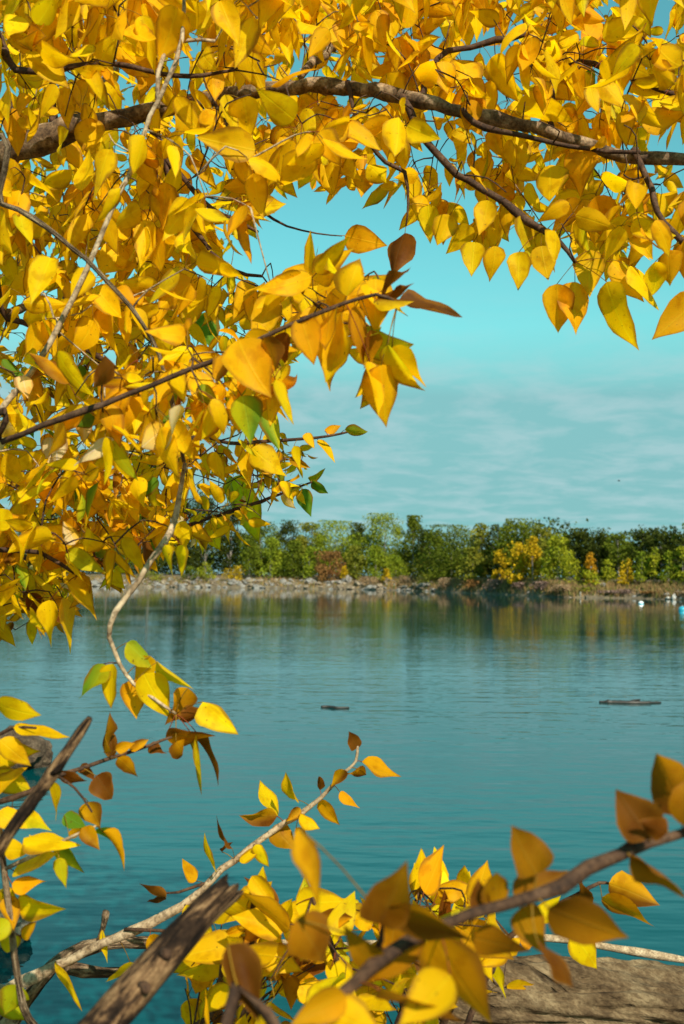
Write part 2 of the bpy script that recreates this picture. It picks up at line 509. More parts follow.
def add_leaf(mb, attach, base, d, nrm, L, W, fold, curl, tint, wav=0.12, tint2=None):
    d = unit(d)
    nrm = unit(nrm - d * (nrm @ d))
    s = np.cross(d, nrm)
    if abs(curl) < 0.02:
        curl = 0.02
    a = curl * LT
    C = base + L * ((np.sin(a) / curl)[:, None] * d + ((1 - np.cos(a)) / curl)[:, None] * nrm)
    tw = rng.normal(0, .45) * LT
    nn = np.cos(a)[:, None] * nrm - np.sin(a)[:, None] * d
    hw = W * 0.5 * LW
    ph = rng.uniform(0, 6.28)
    hw = hw * (1 + 0.03 * rng.normal(0, 1, NV)) * (1 + rng.normal(0, .14) * (LT - .4))
    asym = rng.normal(0, 0.05)
    V = np.zeros((NV, NU, 3))
    bendside = rng.normal(0, 0.06) * L
    for j, u in enumerate(LU):
        w = hw * abs(u) * (1 + asym * np.sign(u))
        off = w * math.sin(fold) + wav * w * np.sin(ph + 7 * LT + (2.0 if u > 0 else 0.0)) * abs(u)
        lat = np.sign(u) * w * math.cos(fold)
        V[:, j] = C + (lat * np.cos(tw) - off * np.sin(tw) + bendside * LT ** 2)[:, None] * s + (off * np.cos(tw) + lat * np.sin(tw))[:, None] * nn
    uv = np.zeros((NV, NU, 2))
    uv[..., 0] = (LU * 0.5 + 0.5)[None, :] * 1.0
    uv[..., 0] = 0.5 + (uv[..., 0] - 0.5) * LW[:, None]
    uv[..., 1] = LT[:, None]
    t = np.ones((NV, NU, 3)) * np.asarray(tint)
    if tint2 is not None:          # the second hue creeps in from the margin or from one half
        k = rng.uniform(-1, 1)
        wgt = np.clip(0.5 + LU[None, :] * k + (LT[:, None] - 0.5) * rng.uniform(-0.8, 0.8), 0, 1)[..., None]
        t = t * (1 - wgt) + np.asarray(tint2) * wgt
    edge = np.maximum(np.abs(LU)[None, :], np.clip((LT[:, None] - .55) * 2.1, 0, 1))
    t = np.concatenate((t, edge[..., None]), 2)
    mb.add(V.reshape(-1, 3), LEAF_F, t.reshape(-1, 4), uv.reshape(-1, 2))
    # petiole
    if attach is not None:
        span = np.linalg.norm(base - attach)
        m = (attach + base) / 2 + np.array((0, 0, 0.12 * span)) + rng.normal(0, 0.05, 3) * span
        ts = np.linspace(0, 1, 5)[:, None]
        pts = (1 - ts) ** 2 * attach + 2 * ts * (1 - ts) * m + ts ** 2 * base
        pt = np.array((0.42, 0.24, 0.03)) * rng.uniform(0.6, 1.2) if rng.random() < 0.75 else np.array((0.35, 0.09, 0.03))
        tube(mb, pts, np.array((1.0, .75, .65, .65, .8)) * 0.0011, 4, 0, pt)

def vary(c, s=0.10):
    c = np.asarray(PAL[c] if isinstance(c, str) else c)
    return np.clip(c * (1 + rng.normal(0, s)) * (1 + rng.normal(0, s * 0.45, 3)), 0.002, 0.95)

class Plant:
    """A woody plant: its branches (each a part) and the samples leaves attach to."""
    def __init__(self, root):
        self.root, self.mbs, self.spec, self.pos, self.bid, self.px = root, [], [], [], [], []
    def branch(self, name, pix, mat, sides=8, rough=0.05, knots=0.05, label=None, world=None, step=0.03):
        """pix: (px, py, depth, radius in px); world: points (x, y, z, radius) set before them."""
        pts = [P(a, b, c) for a, b, c, r in pix]
        rad = [r * c / FPX for a, b, c, r in pix]
        if world:
            pts = [np.array(w[:3]) for w in world] + pts
            rad = [w[3] for w in world] + rad
        p, r = catmull(pts, rad, step)
        wob = np.cumsum(rng.normal(0, 1, p.shape), 0)
        wob -= np.linspace(0, 1, len(p))[:, None] * wob[-1]
        p = p + wob * 0.0017 * (np.minimum(r, 0.01)[:, None] / 0.005)
        mb = MB()
        tube(mb, p, r, sides, rough, None, knots)
        i = len(self.mbs)
        self.mbs.append(mb)
        self.spec.append((name, mat, label))
        self.pos.extend(p)
        self.bid.extend([i] * len(p))
        return i
    def arrays(self):
        self.A = np.array(self.pos)
        self.B = np.array(self.bid)
        x, y, d = proj(self.A)
        self.X = np.stack((x, y), 1)
        self.D = d
    def finish_branches(self):
        self.objs = []
        for mb, (name, mat, label) in zip(self.mbs, self.spec):
            o = mb.build(name, mat, self.root)
            if label:
                o["label"] = label
            self.objs.append(o)
    def hand_leaves(self, rows, into=None):
        """rows: (base x, base y, tip x, tip y, width px, hue[, depth])."""
        out = []
        for row in rows:
            bx, by, tx, ty, w, hue = row[:6]
            k = np.argmin(((self.X - (bx, by)) ** 2).sum(1) + 4000 * (self.D < 0.25))
            dep = row[6] if len(row) > 6 else self.D[k] + rng.uniform(-0.03, 0.03)
            Lpx = math.hypot(tx - bx, ty - by)
            base = P(bx, by, dep)
            tip = P(tx, ty, dep + rng.normal(0, 0.22) * Lpx * dep / FPX)
            L = np.linalg.norm(tip - base) * 1.03
            d = unit(tip - base)
            W = 1.15 * w * dep / FPX
            view = unit(CAM - base)
            side = np.cross(d, view)
            fat = min(1.0, W / (0.62 * L))
            tilt = math.acos(max(0.12, min(1, fat))) * rng.choice((-1, 1)) + rng.normal(0, 0.22)
            nrm = view * math.cos(tilt) + unit(side) * math.sin(tilt)
            if rng.random() < 0.5:
                nrm = -nrm
            Wt = W / max(0.35, abs(math.cos(tilt)))
            dry = hue[0] in "bd"
            mb = MB() if into is None else into
            add_leaf(mb, self.A[k], base, d, nrm, L, min(Wt, L * 0.85), abs(rng.normal(0.22 if not dry else 0.45, 0.15)),
                     rng.normal(0.1, 0.35 if not dry else 0.6), vary(hue[0], 0.06), 0.13 if not dry else 0.3,
                     vary(hue[1], 0.06) if len(hue) > 1 else None)
            out.append((mb, self.B[k], hue))
        for mb, b, hue in out if into is None else ():
            o = mb.build("leaf", M_LEAF, self.objs[b])
            if hue[0] == "n":
                o["label"] = "still green leaf"
            elif hue[0] == "l":
                o["label"] = "leaf turning from green to yellow"
            elif hue[0] in "bd":
                o["label"] = "dry brown leaf"
        return len(out)

def inside(px, py, poly):
    c = False
    j = len(poly) - 1
    for i in range(len(poly)):
        xi, yi = poly[i]
        xj, yj = poly[j]
        if (yi > py) != (yj > py) and px < (xj - xi) * (py - yi) / (yj - yi) + xi:
            c = not c
        j = i
    return c

def random_leaf(mb, attach, twig_dir, size, hue, hang=1.0, face=1.1, slim=1.0):
    pet = rng.uniform(0.018, 0.042)
    out = unit(twig_dir * 0.5 + rng.normal(0, 0.75, 3) + np.array((0, 0, -0.25 * hang)))
    base = attach + out * pet
    d = unit(out * 0.45 + np.array((0, 0, -0.75 * hang)) + rng.normal(0, 0.55, 3))
    nrm = unit(rng.normal(0, 1, 3) + unit(CAM - base) * face * rng.choice((-1, 1)) + np.array((0, 0, 0.3)))
    L = size * rng.uniform(0.78, 1.18)
    W = L * rng.uniform(0.38, 0.64) * slim
    dry = hue[0] in "bd"
    add_leaf(mb, attach, base, d, nrm, L, W, abs(rng.normal(0.25 if not dry else 0.5, 0.18)), rng.normal(0.18, 0.55),
             vary(hue[0], 0.075), 0.14 if not dry else 0.3, vary(hue[1]) if len(hue) > 1 else None)

# ------------------------------------------------------------------ sky, sun
SUN_EL, SUN_AZ = R(40), R(157)          # azimuth clockwise from +Y: behind the camera, to the right
sun_dir = Vector((math.sin(SUN_AZ) * math.cos(SUN_EL), math.cos(SUN_AZ) * math.cos(SUN_EL), math.sin(SUN_EL)))
world = bpy.data.worlds.new("World")
scene.world = world
world.use_nodes = True
wt = world.node_tree
wt.nodes.clear()
wo = N(wt, "ShaderNodeOutputWorld")
bg = N(wt, "ShaderNodeBackground")
bg.inputs[1].default_value = 0.1005
sky = N(wt, "ShaderNodeTexSky", sky_type="NISHITA", sun_disc=False, sun_elevation=SUN_EL, sun_rotation=SUN_AZ,
        air_density=1.0, dust_density=0.6, ozone_density=1.5)
tinted = mixc(wt, sky.outputs[0], (0.66, 1.50, 1.02), 1.0, "MULTIPLY")
# a thin deck of cloud over the lower sky, seen in perspective on a plane high above
tc = N(wt, "ShaderNodeTexCoord")
sp = N(wt, "ShaderNodeSeparateXYZ")
wt.links.new(tc.outputs["Generated"], sp.inputs[0])
zz = math_n(wt, "ADD", math_n(wt, "MAXIMUM", sp.outputs[2], 0.0), 0.12)
cx, cy = math_n(wt, "DIVIDE", sp.outputs[0], zz), math_n(wt, "DIVIDE", sp.outputs[1], zz)
cb = N(wt, "ShaderNodeCombineXYZ")
wt.links.new(cx, cb.inputs[0])
wt.links.new(cy, cb.inputs[1])
cn = N(wt, "ShaderNodeTexNoise", i_Scale=3.8, i_Detail=7.0, i_Roughness=0.6, i_Distortion=0.3)
wt.links.new(cb.outputs[0], cn.inputs["Vector"])
cn2 = N(wt, "ShaderNodeTexNoise", i_Scale=0.35, i_Detail=3.0)
wt.links.new(cb.outputs[0], cn2.inputs["Vector"])
band = ramp(wt, [(0.0, (1.0,) * 3), (0.10, (1.0,) * 3), (0.18, (0.95,) * 3), (0.245, (0.2,) * 3), (0.33, (0,) * 3)])
wt.links.new(math_n(wt, "ADD", sp.outputs[2], math_n(wt, "MULTIPLY", math_n(wt, "SUBTRACT", cn2.outputs[0], 0.5), 0.05)), band.inputs[0])
veil = mixc(wt, tinted, (0.180 / 0.12, 0.395 / 0.12, 0.418 / 0.12), math_n(wt, "MULTIPLY", band.outputs[0], 0.97))
st = ramp(wt, [(0.43, (0,) * 3), (0.64, (1,) * 3)])
wt.links.new(cn.outputs[0], st.inputs[0])
cl = mixc(wt, veil, (0.40 / 0.12, 0.53 / 0.12, 0.56 / 0.12), math_n(wt, "MULTIPLY", math_n(wt, "MULTIPLY", st.outputs[0], band.outputs[0]), 0.46))
wt.links.new(cl, bg.inputs[0])
wt.links.new(bg.outputs[0], wo.inputs[0])

sd = bpy.data.lights.new("sun", "SUN")
sd.energy = 5.0
sd.angle = R(0.5)
sd.color = (1.0, 0.93, 0.80)
so = bpy.data.objects.new("sun", sd)
col.objects.link(so)
so.rotation_euler = (-sun_dir).to_track_quat("-Z", "Y").to_euler()
so.location = (0, 0, 30)

vs = scene.view_settings
vs.view_transform = "Standard"
vs.look = "None"
vs.exposure = 0.62
vs.gamma = 1.0
scene.cycles.max_bounces = 8
scene.cycles.transmission_bounces = 6
scene.cycles.diffuse_bounces = 4
scene.cycles.use_denoising = True

# ------------------------------------------------------------------ terrain and water
SHX = np.array((-60, 150, 300, 400, 450, 560, 684, 760))
SHY = np.array((585.5, 587, 588.5, 590.5, 592, 597, 600, 602.5))
shore_pts = np.array([on_plane(a, b) for a, b in zip(SHX, SHY)])
_o = np.argsort(shore_pts[:, 0])
SX, SY = shore_pts[_o, 0], shore_pts[_o, 1]

def shore_y(x):
    s = (SY[-1] - SY[-2]) / (SX[-1] - SX[-2])
    y = np.interp(x, SX, SY)
    x = np.asarray(x, float)
    y = np.where(x > SX[-1], np.maximum(60, SY[-1] + s * (x - SX[-1])), y)
    return y + 1.6 * np.sin(x * 0.21) + 0.8 * np.sin(x * 0.57 + 1) + 0.4 * np.sin(x * 1.3)

NEAR_Y = 4.75
def far_h(t):
    return np.interp(t, (-60, -12, -3, 0, 1.2, 4, 10, 30, 80, 400, 4000), (-3, -1.6, -.5, -.02, .6, 1.5, 2.1, 2.4, 2.6, 3.0, 3.4))

def near_h(y):
    return np.interp(y, (-60, 0, 3, 4.2, NEAR_Y, 5.6, 9, 20), (1.2, .62, .42, .22, 0, -.35, -1.2, -3))

gx = np.concatenate((np.linspace(-4000, -260, 12), np.linspace(-240, 160, 201), np.linspace(180, 4000, 12)))
ny = np.array((-60, -30, -10, -4, -1, 0, 1, 2, 2.6, 3.2, 3.6, 4, 4.3, 4.6, 4.9, 5.3, 6, 7, 9, 14, 20))
ft = np.array((-40, -15, -6, -3, -1.5, -.6, 0, .6, 1.2, 2, 3, 5, 8, 12, 20, 32, 60, 140, 400, 1500, 4000))
GV = []
for y in ny:
    for x in gx:
        h = near_h(y + 0.12 * math.sin(x * 2.1) + 0.05 * math.sin(x * 5.3 + 1))
        GV.append((x, y, h + (0.03 * mnoise.noise((x * 1.3, y * 1.3, 0)) if abs(x) < 30 else 0)))
for t in ft:
    for x in gx:
        GV.append((x, float(shore_y(x)) + t, float(far_h(t)) + (0.25 * mnoise.noise((x * .15, t * .2, 3)) if t > 1 else 0)))
nx, nr = len(gx), len(ny) + len(ft)
GF = [(i * nx + j, i * nx + j + 1, (i + 1) * nx + j + 1, (i + 1) * nx + j) for i in range(nr - 1) for j in range(nx - 1)]
mb = MB()
mb.add(GV, GF)
tag(mb.build("ground", M_GROUND), kind="structure")
mb = MB()
wx, wy = np.linspace(-4000, 4000, 9), np.array((2.2, 20, 80, 250, 600, 1000))
mb.add([(x, y, 0.0) for y in wy for x in wx], [(i * 9 + j, i * 9 + j + 1, i * 9 + j + 10, i * 9 + j + 9) for i in range(5) for j in range(8)])
tag(mb.build("lake_water", M_WATER), kind="structure")

def shore_at(px, off=0.0):
    """Ground point on the far bank, off metres behind the waterline, on a pixel column."""
    c = F0 + (px - 342) / FPX * CR
    lo, hi = 30.0, 600.0
    for _ in range(40):
        m = (lo + hi) / 2
        q = CAM + c * m
        if q[1] < float(shore_y(q[0])) + off:
            lo = m
        else:
            hi = m
    q = CAM + c * lo
    return np.array((q[0], q[1], float(far_h(off)) - 0.05)), lo

# ------------------------------------------------------------------ far trees
HUE = {
    "dark": [(0.034, 0.044, 0.008), (0.066, 0.076, 0.009)],
    "mid": [(0.078, 0.100, 0.010), (0.135, 0.155, 0.011)],
    "light": [(0.15, 0.19, 0.014), (0.24, 0.26, 0.016)],
    "olive": [(0.14, 0.15, 0.018), (0.23, 0.21, 0.020)],
    "lime": [(0.20, 0.22, 0.014), (0.33, 0.31, 0.016)],
    "gold": [(0.42, 0.27, 0.012), (0.58, 0.36, 0.012)],
    "orange": [(0.42, 0.20, 0.012), (0.56, 0.27, 0.014)],
    "rust": [(0.20, 0.09, 0.03), (0.26, 0.13, 0.04)],
    "dry": [(0.26, 0.16, 0.085), (0.36, 0.24, 0.13)],
    "mauve": [(0.20, 0.125, 0.10), (0.28, 0.18, 0.14)],
}

def cards(mb, C, size, colors, rnd, up=0.25):
    """Leaf-sized rhombic faces at points C."""
    n = len(C)
    d = rnd.normal(0, 1, (n, 3))
    d[:, 2] -= 0.3
    d /= np.linalg.norm(d, axis=1)[:, None]
    q = rnd.normal(0, 1, (n, 3))
    s = np.cross(d, q)
    s /= np.linalg.norm(s, axis=1)[:, None]
    nn = np.cross(d, s)
    L = size * rnd.uniform(0.6, 1.4, n)[:, None]
    V = np.stack((C - d * L * .5, C + s * L * .32 + nn * L * .1, C + d * L * .5, C - s * L * .32 + nn * L * .1), 1)
    col_ = np.repeat(colors, 4, 0)
    b = np.arange(n) * 4
    mb.add(V.reshape(-1, 3), [(i, i + 1, i + 2, i + 3) for i in b.tolist()], col_)

def crown_points(H, W, kind, n, rnd):
    """Clumped points in a crown of height H and width W standing on z=0."""
    K = int({"column": 16, "broad": 38, "loose": 28, "bush": 14}[kind])
    t = np.sort(rnd.uniform(0, 1, K))
    z0 = {"column": .10, "broad": .06, "loose": .06, "bush": .05}[kind]
    zc = H * (z0 + (1 - z0) * t * .94)
    if kind == "column":
        prof = np.interp(t, (0, .3, .7, 1), (.7, 1, .65, .12))
    elif kind == "broad":
        prof = np.interp(t, (0, .25, .6, .85, 1), (.85, 1, 1, .8, .4))
    elif kind == "loose":
        prof = np.interp(t, (0, .3, .6, 1), (.75, 1, .75, .15))
    else:
        prof = np.interp(t, (0, .4, 1), (1, 1, .4))
    a = rnd.uniform(0, 2 * np.pi, K)
    rr = W / 2 * prof * np.sqrt(rnd.uniform(.15, 1, K)) * .8
    cc = np.stack((rr * np.cos(a), rr * np.sin(a), zc), 1)
    rad = W * rnd.uniform(.12, .27, K) * (1.3 if kind == "column" else 1)
    k = rnd.integers(0, K, n)
    off = rnd.normal(0, 1, (n, 3))
    off /= np.linalg.norm(off, axis=1)[:, None]
    off *= (rnd.uniform(0, 1, n) ** .4)[:, None] * rad[k][:, None]
    off[:, 2] *= 1.25 if kind == "column" else .85
    p = cc[k] + off
    p[:, 2] = np.clip(p[:, 2], H * z0 * .5, H)
    return p, cc, k

def far_tree(px, top, w, kind, hue, off, label, group="trees on the far shore", name="shore_tree", cat="tree"):
    base, D = shore_at(px, off)
    rnd = np.random.default_rng(abs(hash((px, top, w))) % (2 ** 31))
    _, base_py, _ = proj(base)
    H = (base_py - top) * D / FPX
    W = w * D / FPX * {"broad": 1.22, "loose": 1.3, "bush": 1.15, "column": 1.1}[kind]
    root = thing(name, base, label, cat, group)
    n = int(np.clip(H * W * 70, 600, 6500))
    p, cc, k = crown_points(H, W, kind, n, rnd)
    c0, c1 = (np.array(c) for c in HUE[hue])
    tone = rnd.uniform(0, 1, (len(cc), 1))
    colr = (c0 * (1 - tone) + c1 * tone)[k] * rnd.uniform(.75, 1.25, (n, 1))
    mb = MB()
    cards(mb, p + base, 0.36 if H > 5 else 0.27, colr, rnd)
    mb.build("crown", M_FAR, root)
    mb = MB()
    r0 = max(.04, H * .013)
    lean = rnd.normal(0, .03, 2) * H
    tp = np.array([(0, 0, -.1), (lean[0] * .3, lean[1] * .3, H * .35), (lean[0], lean[1], H * .86)])
    pts, rad = catmull(tp + base, [r0 * 1.2, r0 * .8, r0 * .2], H / 8)
    tube(mb, pts, rad, 6)
    for j in range(7):
        q = cc[rnd.integers(0, len(cc))]
        f = np.clip(q[2] / H - .18, .12, .75)
        s = np.array((lean[0] * f, lean[1] * f, H * f))
        pts, rad = catmull(np.array([s, (s + q) / 2 + (0, 0, .05 * H), q]) + base, [r0 * .5, r0 * .3, r0 * .1], H / 5)
        tube(mb, pts, rad, 4)
    mb.build("trunk", M_TRUNK, root)
    return root

BACK = [  # px, top py, width px, crown, hue, metres behind the waterline, label
    (-35, 512, 46, "broad", "dark", 18, "dark green tree farthest left on the far shore, behind the yellow leaves"),
    (14, 505, 44, "broad", "mid", 16, "mid green tree on the far shore behind the low yellow leaves at left"),
    (62, 508, 44, "broad", "dark", 18, "dark tree on the far shore screened by yellow leaves, left of the pale curved twig"),
    (108, 503, 42, "broad", "mid", 15, "green tree on the far shore seen through leaves beside the curved twig"),
    (150, 500, 40, "broad", "dark", 17, "dark tree on the far shore just behind the curved twig's fork"),
    (184, 499, 26, "column", "dark", 17, "narrow dark tree on the far shore, left of the tallest dark pair"),
    (206, 491, 32, "broad", "dark", 20, "tall dark tree at the left end of the clear far treeline"),
    (231, 495, 26, "broad", "dark", 19, "dark tree next right of the tall one at the treeline's left end"),
    (262, 522, 36, "broad", "mid", 15, "rounded mid green tree above the grey rocks on the far bank"),
    (290, 521, 32, "broad", "dark", 20, "dark brownish tree behind the bright green trees above the rocks"),
    (312, 523, 30, "broad", "olive", 18, "olive tree left of the wide light green tree on the far bank"),
    (336, 521, 48, "broad", "light", 14, "wide light green tree behind the rust coloured bush on the far bank"),
    (357, 523, 24, "broad", "dark", 22, "dark tree in the gap between the two big light green trees"),
    (385, 514, 44, "broad", "light", 14, "tallest light green tree flecked with yellow, mid treeline"),
    (413, 516, 26, "column", "mid", 17, "upright green tree with pointed top, right of the tallest light green one"),
    (430, 530, 24, "broad", "dark", 20, "low dark tree filling the dip right of the pointed green tree"),
    (452, 526, 54, "broad", "mid", 16, "broad dark green dome of a tree left of the yellow-topped one"),
    (481, 523, 26, "broad", "olive", 13, "yellow-topped olive tree between the broad green dome and the tallest right-hand clump"),
    (498, 524, 22, "broad", "dark", 19, "dark narrow tree tucked behind the yellow-topped olive tree"),
    (519, 519, 44, "broad", "mid", 17, "big green tree rising behind the golden tree"),
    (541, 526, 26, "broad", "olive", 16, "olive shoulder tree right behind the golden tree"),
    (557, 534, 28, "loose", "lime", 9, "yellow-green tree with a bare pale trunk right of the golden tree"),
    (577, 529, 28, "broad", "dark", 19, "dark tree behind the yellow-green pale-trunked tree"),
    (598, 528, 30, "broad", "dark", 18, "dark round-topped tree above the orange sapling"),
    (618, 534, 26, "broad", "mid", 17, "mid green tree right of the dark round top, above narrow gold saplings"),
    (644, 525, 20, "broad", "dark", 20, "dark tree with a small round head, tallest near the right edge"),
    (661, 527, 32, "broad", "dark", 19, "wide dark tree right beside the small round-headed one"),
    (684, 535, 28, "broad", "dark", 18, "dark tree cut by the right edge of the photo"),
    (712, 532, 32, "broad", "mid", 17, "green tree just beyond the right edge tree"),
    (745, 530, 36, "broad", "dark", 18, "dark tree outermost right on the far shore"),
]
for r in BACK:
    far_tree(*r)
FRONT = [
    (250, 540, 24, "loose", "mid", 6, "fresh green young tree at the left end of the clear bank, above rocks"),
    (271, 538, 26, "loose", "light", 7, "bright green young tree second from the left above the rocks"),
    (294, 541, 24, "loose", "mid", 6, "green young tree leaning over the rocks left of the rust coloured bush"),
    (310, 546, 18, "column", "light", 6, "slim light green sapling beside the rust coloured bush"),
    (356, 545, 20, "loose", "olive", 6, "olive sapling with thin top right of the rust coloured bush"),
    (376, 546, 16, "column", "light", 5, "narrow pale green sapling just left of the little yellow shrub"),
    (396, 556, 22, "loose", "light", 6, "low light green tree behind the little yellow shrub"),
    (424, 556, 24, "loose", "olive", 7, "low olive tree above the dry tan brush"),
    (446, 560, 28, "loose", "mid", 8, "low shaded green tree above the middle of the dry brush"),
    (472, 548, 22, "loose", "olive", 6, "olive sapling left of the gold sapling beside the mauve brush"),
    (500, 548, 16, "loose", "gold", 6, "small gold sapling left of the big golden tree"),
    (517, 541, 24, "loose", "gold", 4, "bright golden tree, largest yellow on the far shore"),
    (533, 537, 18, "column", "gold", 6, "slender golden tree touching the largest golden tree on its right"),
    (570, 552, 20, "loose", "lime", 5, "yellow-green sapling between the pale trunk and the orange sapling"),
    (590, 553, 13, "loose", "orange", 4, "orange sapling standing out against green on the far shore"),
    (588, 570, 26, "bush", "lime", 4, "low yellow-green tree under the orange sapling"),
    (608, 560, 15, "column", "lime", 5, "narrow yellow column sapling right of the orange sapling"),
    (627, 557, 16, "column", "gold", 4, "narrow amber sapling above the white buoy"),
    (641, 552, 17, "loose", "light", 5, "light green sapling directly right of the amber one"),
    (654, 547, 16, "column", "lime", 6, "tall lime sapling left of the pale stones"),
    (668, 551, 18, "loose", "light", 5, "leafy light green sapling above the pale stones"),
    (682, 546, 18, "loose", "lime", 6, "lime sapling at the photo's right edge"),
    (704, 550, 20, "loose", "light", 6, "light green sapling just past the right edge"),
    (728, 548, 20, "loose", "lime", 6, "outermost right lime sapling on the far shore"),
]
for r in FRONT:
    far_tree(*r, group="young trees along the far waterline", name="shore_sapling")
SHRUB = [
    (208, 562, 18, "bush", "lime", 3.5, "yellow shrub at the rocks below the tall dark tree"),
    (236, 566, 20, "bush", "gold", 3, "yellow shrub right of the other one above the rocks"),
    (190, 566, 18, "bush", "mid", 3.5, "green shrub by the rocks beside the curved twig"),
    (150, 568, 24, "bush", "olive", 3.5, "olive shrub on the bank behind the curved twig"),
    (330, 552, 34, "bush", "rust", 4.5, "rust coloured round bush under the wide light green tree"),
    (345, 566, 8, "column", "gold", 3, "small upright gold shrub at the rust bush's right foot"),
    (387, 569, 10, "column", "gold", 2.5, "little bright yellow shrub at the waterline in the middle"),
    (370, 577, 26, "bush", "dry", 2.6, "tan dry brush left of the little yellow shrub"),
    (408, 576, 26, "bush", "dry", 2.6, "tan dry brush right of the little yellow shrub"),
    (430, 575, 26, "bush", "olive", 2.6, "olive-brown brush mid bank before the dry pale clump"),
    (447, 578, 24, "bush", "dry", 2.2, "pale dry clump of brush where the grey rocks end"),
    (478, 580, 26, "bush", "rust", 2.5, "reddish brush right of the pale dry clump"),
    (496, 580, 26, "bush", "mauve", 2.2, "mauve grey brush left of the golden trees' foot"),
    (519, 583, 26, "bush", "mauve", 2, "mauve brush at the foot of the largest golden tree"),
    (542, 582, 26, "bush", "mauve", 2.2, "mauve brush under the slender golden tree"),
    (562, 585, 22, "bush", "dry", 2, "tan brush under the bare pale trunk"),
    (583, 588, 20, "bush", "olive", 2, "olive brush under the orange sapling"),
    (608, 591, 26, "bush", "mauve", 1.6, "low mauve brush overhanging water left of the white buoy"),
    (628, 590, 24, "bush", "mauve", 1.6, "low mauve brush behind the white buoy"),
    (652, 592, 22, "bush", "rust", 1.8, "low reddish brush between white buoy and pale stones"),
    (690, 592, 26, "bush", "dry", 1.8, "tan brush beside the pale stones at the right edge"),
    (725, 592, 30, "bush", "mauve", 1.8, "mauve brush outermost right along the waterline"),
]
for r in SHRUB:
    far_tree(*r, group="shrubs along the far waterline", name="shore_shrub", cat="shrub")

# a far-off wood behind the front trees that reads as one mass
rnd = np.random.default_rng(5)
n = 60000
wp, wc = [], []
for i in range(n):
    px = rnd.uniform(-80, 790)
    b, D = shore_at(px, rnd.uniform(24, 46)) if i % 8 == 0 else (b, D)
    x = b[0] + rnd.normal(0, 2.2)
    h = 7.4 * (0.72 + 0.28 * math.sin(x * .35) * math.sin(x * .13 + 1)) * (1.25 if px < 330 else .92)
    wp.append((x, b[1] + rnd.normal(0, 3), b[2] + rnd.uniform(0, 1) ** .7 * h))
    wc.append(HUE["dark"][0] if rnd.random() < .6 else HUE["mid"][0])
mb = MB()
cards(mb, np.array(wp), .52, np.array(wc) * rnd.uniform(.7, 1.3, (n, 1)), rnd)
tag(mb.build("woods", M_FAR), kind="stuff")

# dry grass on the far bank
rnd = np.random.default_rng(8)
mb = MB()
V, F, T = [], [], []
for i in range(20000):
    px = rnd.uniform(-60, 770) if i % 2 else rnd.uniform(385, 770)
    if i % 3 == 0:
        b, D = shore_at(px, rnd.uniform(.5, 6))
    x, y = b[0] + rnd.normal(0, .5), b[1] + rnd.normal(0, .4)
    t = y - float(shore_y(x))
    if t < .25:
        continue
    z = float(far_h(t)) - .05
    a, hh, ww = rnd.uniform(0, 6.28), rnd.uniform(.3, .8), rnd.uniform(.05, .11)
    dx, dy = math.cos(a) * ww, math.sin(a) * ww
    lx, ly = rnd.normal(0, .15, 2)
    k = len(V)
    V += [(x - dx, y - dy, z), (x + dx, y + dy, z), (x + lx, y + ly, z + hh)]
    F.append((k, k + 1, k + 2))
    c = np.array((0.32, 0.20, 0.085)) if rnd.random() < .75 else np.array((0.15, 0.16, 0.04))
    c = c * rnd.uniform(.6, 1.25)
    T += [c, c, c]
mb.add(V, F, np.array(T))
tag(mb.build("dry_grass", M_FAR), kind="stuff")

# ------------------------------------------------------------------ rocks
def rock_mesh(name, seed, mat, flat=.6, sub=3, rough=.28):
    bm = bmesh.new()
    bmesh.ops.create_icosphere(bm, subdivisions=sub, radius=.5)
    off = Vector((seed * 7.3, seed * 3.1, seed))
    for v in bm.verts:
        p = v.co.normalized()
        d = 1 + rough * 1.6 * mnoise.noise(p * 1.5 + off) + rough * .5 * mnoise.noise(p * 4 + off)
        c = mnoise.cell(p * 1.6 + off)
        v.co = p * .5 * d * (1 + .10 * (c - .5))
        v.co.z *= flat
    me = bpy.data.meshes.new(name)
    bm.to_mesh(me)
    bm.free()
    me.materials.append(mat)
    for q in me.polygons:
        q.use_smooth = False
    return me

templates = [rock_mesh("rock", s, M_ROCK, random.uniform(.5, .8), 2) for s in range(1, 7)]
templates += [rock_mesh("rock", s, M_TANROCK, random.uniform(.5, .8), 2) for s in range(20, 23)]
rnd = np.random.default_rng(21)
for i in range(240):
    if i < 200:
        px = 96 + 340 * (i + rnd.uniform(0, 1)) / 200
    else:
        px = rnd.uniform(-20, 96) if i < 224 else rnd.uniform(440, 690)
    off = rnd.choice((.1, .5, 1.1, 1.9, 2.8, 3.6)) + rnd.normal(0, .15)
    b, D = shore_at(px, off)
    o = bpy.data.objects.new("shore_rock", templates[rnd.integers(0, len(templates))])
    col.objects.link(o)
    s = rnd.lognormal(-.22, .45) * (1.0 if i < 224 else .5)
    o.location = b + (0, 0, .12 * s)
    o.rotation_euler = (rnd.normal(0, .25), rnd.normal(0, .25), rnd.uniform(0, 6.28))
    o.scale = (s * 1.45, s, s)
    tag(o, "small grey or tan rock in the riprap strip along the far shore's waterline", "rock", "grey rocks lining the far shore")
pale = rock_mesh("rock", 9, M_PALEROCK, .7, 2)
for px, s, sc3, lab in ((667, .55, (1.5, 1, .8), "low white stone at the far waterline, left of the upright one"),
                        (673, .7, (.8, .8, 1.7), "upright pointed white stone at the far waterline above the blue buoy"),
                        (680, .5, (1.6, 1, .8), "low white stone at the far waterline, right of the upright one")):
    b, D = shore_at(px, .25)
    o = bpy.data.objects.new("white_stone", pale)
    col.objects.link(o)
    o.location = b + (0, 0, .2 * s)
    o.scale = [s * k for k in sc3]
    o.rotation_euler = (0, 0, px)
    tag(o, lab, "stone", "white stones on the far shore")
